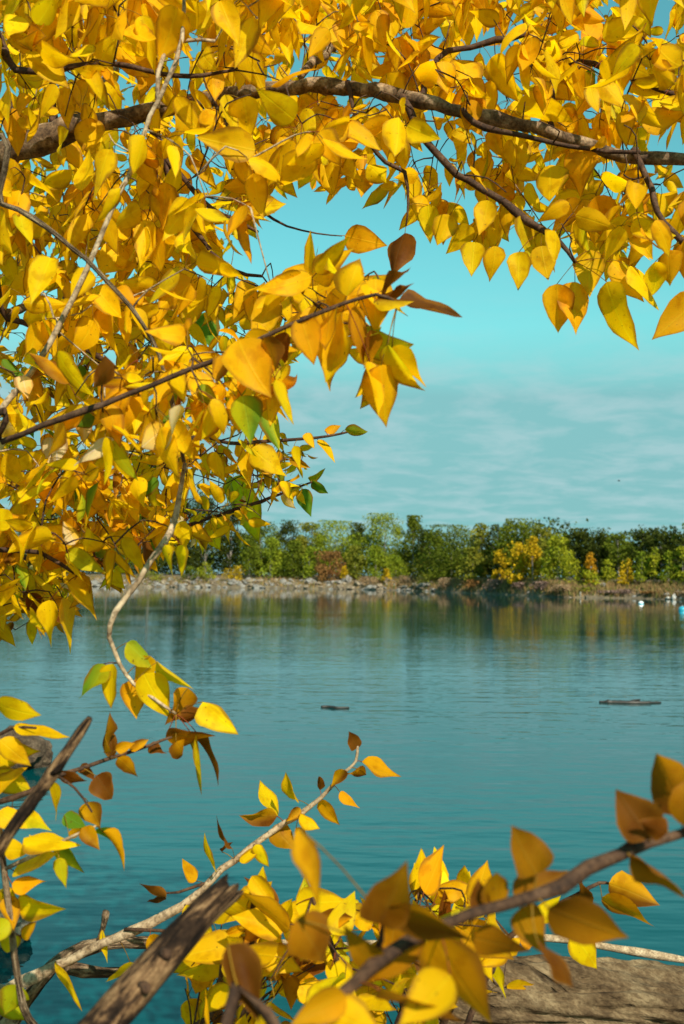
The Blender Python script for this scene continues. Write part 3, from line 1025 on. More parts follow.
b, D = shore_at(580, .4)
root = thing("marker_post", b, "short white marker post at the waterline below the orange sapling", "post")
mb = MB()
tube(mb, [b + (0, 0, z) for z in (-.2, .15, .35, .5)], (.05, .05, .05, .05), 10)
mb.build("post_shaft", M_POST, root)
mb = MB()
tube(mb, [b + (0, 0, z) for z in (.5, .53, .56)], (.06, .055, .02), 10)
mb.build("post_cap", M_POST, root)

# rocks in the shallows by the near bank, left
for px, py, dist_z, s, mat, lab, flat in (
        (12, 768, 0, .62, M_BROWNROCK, "brown boulder standing in the water behind the low left leaves", 1.0),
        (-12, 945, 0, .36, M_TANROCK, "small tan rock at the left edge of the near bank", .95)):
    w = on_plane(px, py)
    o = bpy.data.objects.new("lake_boulder", rock_mesh("lake_boulder", 13 + s, mat, flat, 4, .3))
    col.objects.link(o)
    o.location = w + (0, .1, .16 * s)
    o.scale = (s * 1.25, s, s)
    tag(o, lab, "boulder")

# ------------------------------------------------------------------ buoys, drifting wood, bird
def lathe(mb, prof, c, n=28):
    V, F = [], []
    for r, z in prof:
        for k in range(n):
            a = 2 * math.pi * k / n
            V.append((c[0] + r * math.cos(a), c[1] + r * math.sin(a), c[2] + z))
    for i in range(len(prof) - 1):
        for k in range(n):
            F.append((i * n + k, i * n + (k + 1) % n, (i + 1) * n + (k + 1) % n, (i + 1) * n + k))
    F.append(tuple(range(n))[::-1])
    F.append(tuple((len(prof) - 1) * n + k for k in range(n)))
    mb.add(V, F)

def buoy(px, py, width_px, main, band, label):
    w = on_plane(px, py)
    D = proj(w)[2]
    r = width_px / 2 * D / FPX
    root = thing("mooring_buoy", w, label, "buoy", "mooring buoys on the lake")
    prof = [(r * math.cos(R(a)), .12 * r + r * .95 * math.sin(R(a))) for a in range(-70, 82, 8)]
    cut = [p for p in prof if p[1] >= .18 * r]
    low = [p for p in prof if p[1] < .18 * r]
    mb = MB(); lathe(mb, low + [cut[0]], w); mb.build("lower_shell", band, root)
    mb = MB(); lathe(mb, cut, w); mb.build("float_shell", main, root)
    mb = MB(); lathe(mb, [(r * .16, 1.04 * r), (r * .16, 1.15 * r), (r * .1, 1.18 * r)], w, 12)
    ring = [w + np.array((math.cos(a) * .13 * r, 0, 1.27 * r + math.sin(a) * .13 * r)) for a in np.linspace(0, 2 * math.pi, 14)]
    tube(mb, ring, [.03 * r] * 14, 6)
    mb.build("mooring_eye", M_STEEL, root)
buoy(641, 604, 5.2, M_WHITE, M_BLUE, "white round buoy with a blue underside, below the amber sapling")
buoy(682.5, 610.5, 8, M_BLUE, M_BLUE, "blue round buoy cut by the right edge of the photo")

def drift(pix, rads, label, z=.0, extra=None):
    pts = [on_plane(x, y) + (0, 0, z) for x, y in pix]
    D = proj(pts[0])[2]
    root = thing("floating_branch", pts[len(pts) // 2], label, "driftwood", "dead wood drifting on the lake")
    p, r = catmull(pts, [q * D / FPX for q in rads], .03)
    mb = MB()
    tube(mb, p, r, 9, .06, None, .1)
    mb.build("stem", M_WETWOOD, root)
    if extra:
        mb = MB()
        a, b_ = on_plane(*extra[0]), on_plane(*extra[1])
        p, r = catmull([a, (a + b_) / 2 + (0, 0, .03), b_ + (0, 0, .04)], [.03, .025, .015], .03)
        tube(mb, p, r, 7, .06)
        mb.build("side_branch", M_WETWOOD, root)
drift([(599, 702.5), (615, 703), (631, 703.5), (645, 703.5), (661, 703)], [1.0, 2.0, 2.2, 1.6, .6],
      "long dark branch floating right of centre on the lake", .012, ((628, 703), (640, 702)))
drift([(321, 707.5), (329, 707.6), (337, 708.6), (349, 708.4)], [1.2, 1.5, 1.3, 1.0],
      "short dark stick floating in the middle of the lake", .012)

c = P(619, 481, 160)
root = thing("bird", c, "tiny dark bird flying above the far treeline at right", "bird")
mb = MB()
p, r = catmull([c + (-.22, 0, 0), c + (-.05, 0, .02), c + (.12, 0, .02), c + (.24, 0, -.01)], [.02, .07, .065, .015], .04)
tube(mb, p, r, 8)
for s in (-1, 1):
    w0, w1, w2 = np.array((.06, 0, .04)), np.array((.0, s * .24, .16)), np.array((-.12, s * .46, .10))
    V = [c + w0, c + w0 - (.17, 0, 0), c + w1 + (.04, 0, 0), c + w1 - (.14, 0, 0), c + w2]
    V = V + [v - (0, 0, .015) for v in V]
    mb.add(V, [(0, 1, 3, 2), (2, 3, 4), (6, 8, 7, 5)[::-1], (9, 8, 7), (0, 2, 7, 5), (2, 4, 9, 7), (4, 3, 8, 9), (3, 1, 6, 8)])
mb.build("body", M_BIRD, root)
# ------------------------------------------------------------------ the big poplar overhead
TRUNK = np.array((-2.35, 2.9))
root = thing("poplar_tree", (TRUNK[0], TRUNK[1], .42), "big yellow autumn poplar whose leafy boughs hang over the top and left", "tree")
T = Plant(root)
tr = lambda z, r: (TRUNK[0], TRUNK[1], z, r)
T.branch("trunk", [], M_BARK, 14, .05, .03, world=[(TRUNK[0], TRUNK[1], .3, .19), (TRUNK[0] + .02, TRUNK[1], 1.4, .16),
         (TRUNK[0] - .03, TRUNK[1] + .05, 2.8, .14), (TRUNK[0] + .05, TRUNK[1] + .1, 4.6, .10), (TRUNK[0] + .2, TRUNK[1], 6.2, .05)], step=.12)
NB0 = len(T.pos)
T.branch("limb", [(-150, 235, 2.6, 13.9), (-40, 190, 2.5, 12.3), (20, 152, 2.45, 10.7), (70, 131, 2.42, 9.8), (125, 118, 2.4, 8.6), (190, 100, 2.4, 7.8),
         (255, 82, 2.35, 7.2), (300, 78, 2.3, 7.1), (318, 77, 2.3, 9.4), (332, 80, 2.3, 7.2), (380, 88, 2.25, 6.4), (430, 98, 2.2, 6.1), (470, 108, 2.2, 6.1),
         (510, 119, 2.2, 5.9), (550, 131, 2.2, 6.2), (605, 146, 2.2, 6.1), (650, 153, 2.2, 6.6), (684, 158, 2.2, 5.7), (760, 178, 2.25, 4.1), (830, 215, 2.3, 2.5)],
         M_BARK, 12, .05, .1, world=[tr(2.3, .10)])
T.branch("branch", [(-60, 520, 1.85, 3.4), (2, 420, 1.8, 3.3), (45, 360, 1.8, 3.1), (76, 300, 1.8, 2.9), (102, 245, 1.8, 2.7), (130, 178, 1.8, 2.5),
         (156, 115, 1.8, 2.3), (170, 82, 1.8, 2.1), (184, 40, 1.8, 2.0), (183, -30, 1.8, 1.6)], M_PALE, 8, .05, .08, "pale straight shoot rising among the leaves",
         world=[tr(1.35, .03), (-1.5, 2.3, 1.75, .018)])
T.branch("branch", [(158, 108, 1.8, 2.2), (157, 70, 1.8, 2.3), (166, 46, 1.82, 2.2), (185, 38, 1.84, 2), (215, 41, 1.86, 1.6)], M_PALE, 7, .04)
T.branch("branch", [(-70, 185, 1.8, 3.1), (0, 206, 1.72, 2.7), (42, 228, 1.7, 2.6), (86, 262, 1.7, 2.4), (130, 311, 1.7, 2.3), (160, 358, 1.7, 2.2), (177, 420, 1.7, 2), (184, 462, 1.7, 2)], M_GREY, 8, .05, .1, world=[tr(2.1, .04)])
T.branch("branch", [(184, 462, 1.7, 2), (177, 512, 1.68, 3), (167, 541, 1.66, 3.4), (142, 578, 1.65, 2.8), (118, 610, 1.64, 2.5), (112, 636, 1.64, 2.3), (121, 662, 1.64, 2.1), (134, 682, 1.63, 1.9), (152, 697, 1.62, 1.7), (176, 714, 1.62, 1.5)], M_PALE, 8, .05, .1, "pale curved twig ending in a hanging sprig of leaves")
T.branch("branch", [(-80, 455, 1.6, 3.3), (0, 437, 1.52, 3.0), (60, 416, 1.5, 2.9), (100, 403, 1.5, 2.7), (150, 384, 1.5, 2.6), (210, 361, 1.48, 2.6), (260, 338, 1.46, 2.3),
         (310, 315, 1.45, 2.3), (345, 303, 1.45, 2.0), (375, 295, 1.45, 1.7), (398, 303, 1.45, 1.2)], M_TWIG, 8, .06, .16, "dark straight twig with brown end leaves", world=[tr(1.65, .03)])
T.branch("branch", [(402, 96, 2.22, 4), (412, 122, 2.2, 4), (432, 152, 2.18, 3.6), (456, 173, 2.16, 3.5), (492, 196, 2.15, 3.4), (525, 222, 2.14, 3), (556, 242, 2.12, 2.6), (575, 262, 2.1, 2)],
         M_TWIG, 7, .05, .12)
T.branch("branch", [(462, 108, 2.2, 3.2), (475, 124, 2.18, 3), (503, 134, 2.17, 2.8), (540, 141, 2.16, 2.5), (590, 150, 2.14, 2.2), (640, 152, 2.1, 2)], M_TWIG, 7, .05, .1)
T.branch("branch", [(632, 150, 2.2, 3.6), (644, 176, 2.16, 3.2), (655, 210, 2.12, 3), (672, 232, 2.1, 2.8), (690, 250, 2.08, 2.6), (730, 285, 2.05, 2)], M_TWIG, 7, .05, .12)
T.branch("branch", [(552, 128, 2.25, 3), (556, 80, 2.4, 3), (580, 62, 2.4, 2.8), (612, 76, 2.38, 2.6), (648, 88, 2.36, 2.3), (700, 102, 2.35, 2)], M_TWIG, 7, .05, .1)
T.branch("branch", [(420, 96, 2.3, 3), (440, 55, 2.55, 3), (478, 42, 2.6, 2.8), (522, 34, 2.6, 2.5), (560, 8, 2.6, 2.2), (600, -40, 2.65, 2)], M_TWIG, 7, .05, .1)
T.branch("branch", [(52, 138, 2.6, 3.6), (52, 90, 2.65, 3.4), (42, 45, 2.7, 3.2), (38, 0, 2.75, 2.8), (30, -50, 2.8, 2)], M_TWIG, 7, .05, .1)
T.branch("branch", [(90, 72, 2.5, 2.6), (60, 45, 2.55, 3), (20, 10, 2.6, 3.2), (-30, -25, 2.6, 3.4), (-120, -40, 2.6, 5)][::-1], M_TWIG, 7, .05, .1, world=[tr(3.1, .05)])
T.branch("branch", [(150, 118, 2.45, 3.4), (172, 165, 2.45, 3.3), (186, 212, 2.42, 3), (206, 245, 2.4, 2.4), (232, 270, 2.38, 2), (262, 276, 2.36, 1.6)], M_TWIG, 7, .05, .12)
T.branch("branch", [(160, 150, 2.45, 2.8), (200, 200, 2.43, 2.6), (232, 218, 2.4, 2.3), (258, 232, 2.38, 1.6)], M_TWIG, 7, .05, .1)
T.branch("branch", [(214, 100, 2.3, 2.8), (232, 145, 2.28, 2.8), (248, 182, 2.26, 2.5), (264, 212, 2.25, 1.7), (288, 226, 2.25, 1.1), (318, 234, 2.25, .8), (342, 236, 2.25, .6)], M_TWIG, 7, .05, .1)
T.branch("branch", [(346, 82, 2.3, 2.6), (360, 128, 2.28, 2.5), (384, 162, 2.26, 2.1), (404, 172, 2.25, 1.8), (408, 205, 2.24, 1.2), (406, 226, 2.23, 1)], M_TWIG, 6, .05, .1)
T.branch("branch", [(183, 448, 1.75, 2.4), (200, 436, 2.0, 2.2), (230, 442, 2.1, 2), (262, 441, 2.2, 1.8), (300, 439, 2.2, 1.6), (330, 436, 2.2, 1.3), (352, 431, 2.2, 1.0)], M_TWIG, 6, .05, .12)
# deeper boughs that carry the far side of the crown
T.branch("branch", [(-60, 340, 3.1, 5), (60, 305, 3.5, 4), (170, 292, 3.8, 3.2), (262, 296, 4.0, 2)], M_BARK, 7, .05, .1, world=[tr(2.6, .06)])
T.branch("branch", [(-60, 500, 3.0, 4.4), (40, 478, 3.4, 3.6), (140, 462, 3.8, 3), (222, 454, 4.0, 2)], M_BARK, 7, .05, .1, world=[tr(1.75, .05)])
T.branch("branch", [(-50, 590, 2.7, 4), (30, 552, 3.0, 3.4), (105, 528, 3.2, 2.8), (170, 524, 3.3, 2.2), (226, 510, 3.3, 1.7), (270, 497, 3.3, 1.4), (312, 482, 3.3, 1.0)], M_TWIG, 7, .05, .1, world=[tr(1.4, .04)])
T.branch("branch", [(60, 128, 2.8, 4), (130, 60, 3.2, 3.4), (210, 10, 3.5, 2.6), (310, -30, 3.7, 2)], M_BARK, 7, .05, .1)
T.branch("branch", [(300, 76, 2.4, 4), (350, 40, 2.9, 3.4), (430, 0, 3.2, 2.6), (520, -40, 3.3, 2)], M_BARK, 7, .05, .1)
T.branch("branch", [(-80, 50, 2.2, 4.5), (20, 70, 2.0, 3.4), (100, 60, 1.95, 2.8), (170, 75, 1.9, 2.2), (235, 70, 1.9, 1.6)], M_TWIG, 7, .05, .1, world=[tr(2.9, .04)])
T.branch("branch", [(-80, 300, 2.1, 4), (10, 320, 2.1, 3.2), (80, 345, 2.15, 2.6), (130, 380, 2.2, 1.8)], M_TWIG, 7, .05, .1, world=[tr(2.0, .04)])
T.branch("branch", [(-80, 545, 1.9, 3.6), (-10, 548, 1.9, 3), (40, 552, 1.9, 2.4), (78, 575, 1.9, 1.8)], M_TWIG, 7, .05, .1, world=[tr(1.4, .03)])
T.arrays()

CROWN_L = [(-60, -80), (360, -80), (360, 150), (332, 185), (290, 182), (268, 212), (232, 232), (240, 288), (325, 266), (340, 300), (318, 330), (286, 345), (262, 392),
           (250, 432), (212, 446), (192, 440), (188, 520), (150, 545), (110, 560), (60, 596), (-60, 610)]
CROWN_R = [(340, -80), (750, -80), (750, 240), (690, 246), (655, 238), (612, 252), (560, 250), (500, 232), (440, 215), (398, 196), (345, 195)]
KEEP = [(-90, -120), (780, -120), (780, 275), (690, 285), (650, 272), (620, 300), (585, 318), (550, 300), (520, 282), (495, 268), (465, 276), (440, 240), (400, 218), (350, 232), (310, 196),
        (285, 205), (270, 240), (300, 262), (345, 250), (392, 262), (430, 300), (438, 385), (392, 425), (350, 395), (322, 360), (295, 365), (282, 420), (262, 432), (340, 432), (340, 472), (280, 482), (318, 486), (310, 510), (262, 528), (240, 560), (190, 556), (150, 580),
        (105, 602), (70, 640), (-90, 660)]
HOLES = [(210, 180, 23), (262, 45, 11), (300, 62, 9), (198, 12, 8), (496, 35, 10), (520, 88, 10), (470, 172, 10), (640, 112, 9), (575, 100, 9), (402, 127, 8), (62, 78, 6), (440, 160, 8),
         (250, 250, 13), (226, 300, 8), (592, 196, 9), (530, 176, 9), (498, 108, 8), (662, 118, 7), (370, 140, 6), (345, 170, 7), (112, 92, 6), (285, 300, 7), (84, 330, 5), (180, 395, 6),
         (232, 412, 9), (205, 470, 7), (238, 468, 6), (545, 190, 8), (620, 170, 6)]

def allowed(p):
    x, y, d = proj(p)
    if not inside(x, y, KEEP):
        return False
    return all((x - a) ** 2 + (y - b) ** 2 > r * r for a, b, r in HOLES)

CLEAR = {}
def hides_branch(p):
    """A leaf hanging in front of one of the big bare stretches of wood."""
    x, y, d = proj(p)
    for b_, w_ in ((1, 15), (2, 8), (4, 6), (5, 10), (6, 9), (7, 8), (9, 8)):
        if b_ not in CLEAR:
            m_ = T.B == b_
            CLEAR[b_] = (T.X[m_], T.D[m_])
        X_, D_ = CLEAR[b_]
        k_ = np.argmin(((X_ - (x, y)) ** 2).sum(1))
        if d < D_[k_] + .03 and math.hypot(*(X_[k_] - (x, y))) < w_ + 14:
            return .85 if b_ == 1 and x > 255 else .5
    return 0

def attractors(poly, n, dfun):
    xs, ys = [q[0] for q in poly], [q[1] for q in poly]
    out = []
    while len(out) < n:
        x, y = rng.uniform(min(xs), max(xs)), rng.uniform(min(ys), max(ys))
        if inside(x, y, poly):
            out.append(P(x, y, dfun()))
    return out

pts_ = attractors(CROWN_L, 740, lambda: 1.75 + 2.6 * rng.uniform() ** 1.1) + attractors(CROWN_R, 330, lambda: 1.95 + 1.3 * rng.uniform())
node, nbid = T.A[NB0:].copy(), T.B[NB0:].copy()
node, nbid = node[::2], nbid[::2]
TIP = [(300, 275), (345, 262), (375, 270), (390, 300), (405, 360), (385, 395), (352, 372), (310, 352)]
LOWROW = [(196, 432), (330, 440), (326, 462), (262, 474), (300, 482), (300, 500), (255, 520), (236, 545), (192, 552), (150, 560)]
pts_ += attractors(TIP, 13, lambda: rng.uniform(1.5, 1.7)) + attractors(LOWROW, 40, lambda: rng.uniform(2.2, 3.5))
LOWLEFT = [(-50, 420), (190, 432), (200, 535), (130, 575), (60, 625), (-50, 640)]
ALONG = [(60, 385), (210, 330), (320, 285), (350, 330), (250, 385), (120, 440)]
pts_ += attractors(LOWLEFT, 115, lambda: rng.uniform(1.9, 3.5)) + attractors(ALONG, 34, lambda: rng.uniform(1.45, 1.75))
fol = MB()
nleaf = 0
dist = [np.min(((node - p) ** 2).sum(1)) for p in pts_]
HUES = ["y"] * 15 + ["g"] * 13 + ["o"] * 2 + ["yl"] * 1 + ["gl"] + ["go"] * 2 + ["yg"] * 4
for k in np.argsort(dist):
    p = pts_[k]
    d2 = ((node - p) ** 2).sum(1)
    j = int(np.argmin(d2))
    if d2[j] < .03 ** 2 or d2[j] > .75 ** 2:
        continue
    a = node[j]
    ln = math.sqrt(d2[j])
    mid = (a + p) / 2 + rng.normal(0, .12, 3) * ln + np.array((0, 0, .10 * ln))
    q, r = catmull([a, mid, p], [.0016 + .0028 * min(1, ln), .0014 + .0012 * min(1, ln), .0011], .03)
    tube(T.mbs[nbid[j]], q, r, 5, .05)
    node = np.concatenate((node, q[2:]))
    nbid = np.concatenate((nbid, np.full(len(q) - 2, nbid[j])))
    depth = proj(p)[2]
    m = max(2, len(q) // 3)
    idx = [i for i in range(m, len(q)) if rng.random() < .62] + [len(q) - 1] * 3
    low = proj(p)[1]
    for i in idx:
        td = unit(q[min(i + 1, len(q) - 1)] - q[max(0, i - 1)])
        hue = HUES[rng.integers(0, len(HUES))]
        if low > 330 and rng.random() < .30:
            hue = ("b", "ob", "l", "n", "ln", "p", "pg", "o", "o", "ob", "og", "o")[rng.integers(0, 12)]
        probe = q[i] + np.array((0, 0, -.05))
        if not allowed(probe) or not allowed(q[i] + (0, 0, -.085)):
            continue
        if rng.random() < hides_branch(probe) or rng.random() < hides_branch(q[i] + (0, 0, -.02)):
            continue
        random_leaf(fol, q[i], td, (.094 if depth < 2.8 else .080) * (.80 if low > 300 else 1) * (.74 if low > 425 and proj(p)[0] > 185 else 1), hue,
                    hang=.8 if low > 360 else 1.0, face=.5 if low > 360 else 1.0, slim=.92 if low > 360 else 1.0)
        nleaf += 1
# the drawn branches bear leaves too
for k in range(NB0, len(T.A), 3):
    p = T.A[k]
    if rng.random() < .40 and allowed(p + (0, 0, -.05)) and allowed(p + (0, 0, -.085)) and T.B[k] > 1 and proj(p)[2] > 1.6:
        random_leaf(fol, p, unit(rng.normal(0, 1, 3)), .092, HUES[rng.integers(0, len(HUES))])
        nleaf += 1
HAND = [
    # lower edge of the crown, right
    (700, 300, 651, 338, 34, "o"), (668, 250, 669, 284, 26, "o"), (607, 282, 622, 353, 30, "y"), (557, 284, 557, 332, 30, "go"), (575, 282, 573, 335, 30, "o"),
    (519, 252, 517, 289, 22, "y"), (474, 242, 471, 278, 22, "y"), (495, 246, 494, 281, 20, "g"), (630, 266, 666, 304, 14, "y"), (612, 262, 645, 300, 18, "g"),
    (596, 196, 612, 240, 32, "o"), (583, 150, 578, 194, 30, "o"), (550, 165, 552, 205, 30, "g"), (640, 215, 642, 252, 26, "g"), (541, 246, 546, 282, 22, "g"),
    (590, 250, 588, 296, 28, "g"), (450, 215, 440, 246, 22, "g"), (428, 205, 431, 240, 20, "y"), (684, 240, 690, 290, 30, "o"), (655, 262, 662, 296, 16, "y"),
    # over the limb and the top right
    (386, 74, 403, 110, 34, "y"), (408, 44, 412, 71, 24, "y"), (531, 42, 546, 89, 34, "y"), (560, 52, 577, 108, 24, "y"), (491, 58, 528, 101, 28, "y"), (517, 106, 574, 107, 20, "y"),
    (461, 60, 475, 99, 27, "g"), (628, 92, 690, 120, 30, "y"), (474, 100, 466, 130, 20, "o"), (640, 120, 690, 110, 22, "g"), (440, 8, 452, 44, 24, "y"), (606, 20, 640, 46, 22, "y"),
    (360, 20, 372, 52, 26, "g"), (640, 55, 672, 72, 20, "yl"), (588, 70, 595, 92, 10, "n"), (345, 236, 386, 246, 24, "o"),
    (405, 233, 389, 270, 24, "bd"),
    # end of the dark twig
    (398, 303, 460, 320, 11, "db"), (374, 303, 413, 300, 16, "yb"), (382, 291, 413, 272, 12, "b"), (347, 296, 358, 258, 20, "g"), (378, 297, 410, 282, 10, "b"),
    (381, 365, 387, 428, 34, "yo"), (370, 362, 373, 421, 24, "g"), (392, 348, 429, 384, 22, "yo"), (388, 345, 412, 403, 20, "yl"), (356, 306, 363, 366, 18, "ob"), (343, 312, 345, 384, 22, "g"),
    (300, 318, 318, 362, 28, "o"), (264, 338, 283, 372, 20, "bo"), (238, 340, 263, 403, 44, "go"), (330, 308, 328, 352, 22, "go"), (372, 330, 366, 372, 18, "ob"), (285, 332, 281, 366, 18, "b"),
    (206, 312, 209, 349, 24, "n"), (188, 288, 212, 306, 16, "n"), (242, 396, 255, 442, 27, "nl"), (266, 396, 272, 452, 17, "ln"), (275, 380, 290, 426, 10, "yl"), (252, 448, 284, 477, 26, "y"),
    (202, 384, 213, 412, 14, "nl"), (234, 477, 264, 540, 27, "yl"), (227, 478, 238, 510, 14, "ln"), (155, 345, 172, 384, 22, "g"), (110, 404, 118, 446, 20, "o"), (60, 418, 48, 458, 20, "go"),
    (172, 370, 188, 402, 18, "y"), (226, 356, 216, 384, 18, "ob"), (122, 300, 108, 340, 24, "g"), (88, 268, 70, 300, 22, "y"),
    # thin twigs over the treeline
    (302, 489, 313, 517, 15, "n"), (312, 481, 328, 493, 9, "n"), (308, 478, 326, 470, 8, "l"), (282, 492, 301, 488, 8, "nb"), (345, 430, 366, 436, 8, "nl"), (318, 440, 336, 462, 9, "y"),
    (294, 446, 297, 470, 10, "y"), (306, 433, 314, 448, 9, "g"), (325, 431, 341, 427, 7, "o"),
    (190, 526, 205, 514, 16, "y"), (198, 528, 203, 553, 13, "yl"), (211, 519, 217, 550, 15, "y"), (226, 514, 232, 545, 12, "g"), (180, 545, 186, 575, 13, "y"), (165, 545, 168, 578, 14, "yl"),
    # low left
    (63, 578, 99, 617, 24, "y"), (38, 590, 35, 630, 26, "o"), (50, 600, 54, 647, 19, "y"), (63, 598, 71, 653, 12, "y"), (14, 568, 22, 600, 18, "nl"), (32, 528, 46, 572, 22, "y"), (46, 528, 76, 570, 20, "y"),
    # the hanging sprig
    (127, 643, 154, 667, 19, "nl"), (104, 664, 87, 707, 23, "ln"), (113, 664, 108, 707, 18, "y"), (134, 680, 132, 718, 25, "o"), (157, 662, 197, 687, 16, "yl"), (144, 674, 166, 721, 25, "y"),
    (150, 656, 140, 684, 20, "g"), (188, 688, 168, 724, 27, "bo"), (203, 702, 238, 734, 20, "y"), (166, 738, 216, 730, 18, "ob"), (193, 736, 232, 772, 15, "b"), (176, 742, 190, 766, 20, "ob"),
    (196, 732, 208, 792, 13, "yl"), (180, 720, 210, 712, 14, "b"),
]
HAND.sort(key=lambda q: -q[4] * math.hypot(q[0] - q[2], q[1] - q[3]))
BIG, REST = HAND[:100], HAND[100:]      # the hundred that show largest are parts of their own
T.hand_leaves(REST, into=fol)
T.finish_branches()
o = fol.build("foliage", M_LEAF, root)
tag(o, None, None, None, "stuff")

nh = T.hand_leaves(BIG)

# ------------------------------------------------------------------ young poplar at the low left
root = thing("poplar_sapling", (-.80, 1.62, .5), "thin young poplar at the left edge with yellow and green leaves over the lake", "sapling")
S = Plant(root)
S.branch("stem", [(40, 1090, 1.5, 4.4), (24, 1005, 1.5, 3.7), (13, 930, 1.5, 3.3), (6, 872, 1.5, 3), (-4, 800, 1.5, 2.8), (-16, 730, 1.5, 2.4), (-25, 660, 1.52, 1.8)], M_GREY, 8, .05, .1,
         world=[(-.80, 1.62, .42, .008), (-.62, 1.56, .9, .0075)])
S.branch("branch", [(6, 868, 1.5, 2.2), (40, 852, 1.48, 1.9), (70, 838, 1.47, 1.6), (96, 826, 1.46, 1.1)], M_PALE, 7, .05, .1)
S.branch("branch", [(-4, 802, 1.5, 2.6), (30, 792, 1.5, 2.4), (58, 776, 1.52, 2.2), (110, 758, 1.55, 1.9), (150, 745, 1.57, 1.6), (172, 737, 1.58, 1.2)], M_TWIG, 7, .05, .12)
S.branch("branch", [(-14, 742, 1.5, 2), (12, 728, 1.48, 1.7), (36, 728, 1.46, 1.2)], M_TWIG, 7, .05, .1)
S.branch("branch", [(58, 776, 1.52, 1.6), (75, 788, 1.5, 1.4), (92, 812, 1.48, 1.0)], M_TWIG, 7, .05, .1)
S.arrays()
S.finish_branches()
S.hand_leaves([
    (-4, 703, 36, 723, 16, "y"), (14, 728, 69, 739, 14, "yg"), (-8, 756, 37, 752, 26, "y"), (-6, 776, 34, 792, 24, "yl"), (12, 812, 52, 819, 20, "yl"), (24, 838, 79, 842, 15, "y"),
    (14, 871, 61, 862, 19, "yl"), (12, 884, 46, 878, 17, "o"), (18, 904, 64, 908, 24, "y"), (22, 938, 38, 921, 11, "o"), (0, 890, 19, 914, 14, "y"), (54, 782, 65, 818, 12, "y"),
    (56, 846, 81, 876, 14, "nl"), (59, 858, 65, 888, 12, "l"), (82, 828, 98, 851, 16, "bo"), (100, 828, 119, 851, 16, "n"), (103, 832, 136, 863, 9, "o"), (64, 815, 86, 830, 15, "n"),
    (96, 776, 116, 800, 24, "b"), (88, 802, 100, 826, 18, "ob"), (112, 757, 110, 726, 14, "b"), (104, 752, 104, 712, 9, "bo"), (116, 750, 134, 742, 12, "o"), (118, 758, 138, 776, 14, "ob"),
    (60, 772, 84, 793, 10, "b"), (82, 764, 96, 780, 10, "b"), (0, 740, 30, 766, 20, "g"), (-2, 812, 24, 828, 20, "g"), (4, 850, 30, 848, 18, "y"), (-6, 788, 30, 772, 18, "g"),
    (8, 920, -14, 946, 20, "l"), (12, 935, 4, 965, 18, "yl"), (20, 985, 4, 1012, 26, "l"), (8, 896, 14, 930, 18, "o"), (70, 838, 90, 824, 9, "o"), (40, 852, 28, 836, 14, "y"),
    (150, 744, 166, 756, 12, "b"), (130, 750, 146, 735, 10, "ob"),
])

# ------------------------------------------------------------------ dead wood in front
root = thing("dead_stick", (-.95, 1.2, .52), "bare grey-brown broken stick slanting up at the left edge", "dead stick")
mb = MB()
p, r = catmull([np.array((-.95, 1.2, .42)), P(-70, 975, 1.13), P(0, 848, 1.15), P(45, 784, 1.17), P(80, 733, 1.2), P(90, 718, 1.2)], [.012, .0085, .008, .0073, .0063, .004], .012)
r = r * (1 + .06 * np.sin(np.arange(len(r)) * .9))
tube(mb, p, r, 10, .05, None, .06)
mb.build("stick", M_DEAD, root)
mb = MB()
a = P(52, 774, 1.17)
p, r = catmull([a, a + (.012, -.004, .010), a + (.020, -.006, .022)], [.004, .003, .0018], .006)
tube(mb, p, r, 7, .08)
mb.build("twig_stub", M_DEAD, root)

root = thing("broken_branch", (-.42, .75, .55), "thick broken branch stub, blurred close up at the bottom left", "broken branch")
mb = MB()
p, r = catmull([np.array((-.52, .70, .45)), P(-50, 1230, .93), P(30, 1110, .95), P(103, 1026, 1.0), P(156, 965, 1.05), P(202, 914, 1.09), P(229, 889, 1.11)],
               [.034, .025, .0215, .0195, .0185, .0168, .0150], .008)
n = len(p)
sides = 22
tg = np.gradient(p, axis=0)
tg /= np.linalg.norm(tg, axis=1)[:, None]
x = unit(np.cross(tg[0], (0.2, .9, .1)))
V = []
for i in range(n):
    x = unit(x - tg[i] * (x @ tg[i]))
    y = np.cross(tg[i], x)
    for k in range(sides):
        a = 2 * math.pi * k / sides
        s = i * .008
        q = 1 + .16 * mnoise.noise((math.cos(a) * 1.2, math.sin(a) * 1.2, s * 7)) + .09 * mnoise.noise((math.cos(a) * 3.5, math.sin(a) * 3.5, s * 22))
        e = 0.0
        if i > n - 4:      # splintered end
            e = (i - n + 4) * .0045 * (mnoise.noise((math.cos(a) * 2.5, math.sin(a) * 2.5, 9)) + .15) * 1.5
        V.append(p[i] + r[i] * q * (math.cos(a) * x + math.sin(a) * y) + tg[i] * e)
F = [(i * sides + k, i * sides + (k + 1) % sides, (i + 1) * sides + (k + 1) % sides, (i + 1) * sides + k) for i in range(n - 1) for k in range(sides)]
V.append(p[-1] - tg[-1] * .004)
F += [((n - 1) * sides + k, (n - 1) * sides + (k + 1) % sides, n * sides) for k in range(sides)]
F.append(tuple(range(sides))[::-1])
uv = np.array([(abs(2 * k / sides - 1) * math.pi * .03, i * .008) for i in range(n) for k in range(sides)] + [(0, n * .008)])
mb.add(V, F, None, uv)
mb.build("stub", M_DEAD, root)
for c, rr, dirv in ((P(140, 985, 1.025), .006, (.55, -.8, .1)), (P(160, 952, 1.05), .006, (.6, -.75, .1))):
    mb = MB()
    d = unit(np.array(dirv))
    pp, r2 = catmull([c + d * .008, c + d * .0165, c + d * .019], [rr * 1.1, rr * .85, rr * .6], .004)
    tube(mb, pp, r2, 10, .08)
    mb.build("knot", M_TWIG, root)

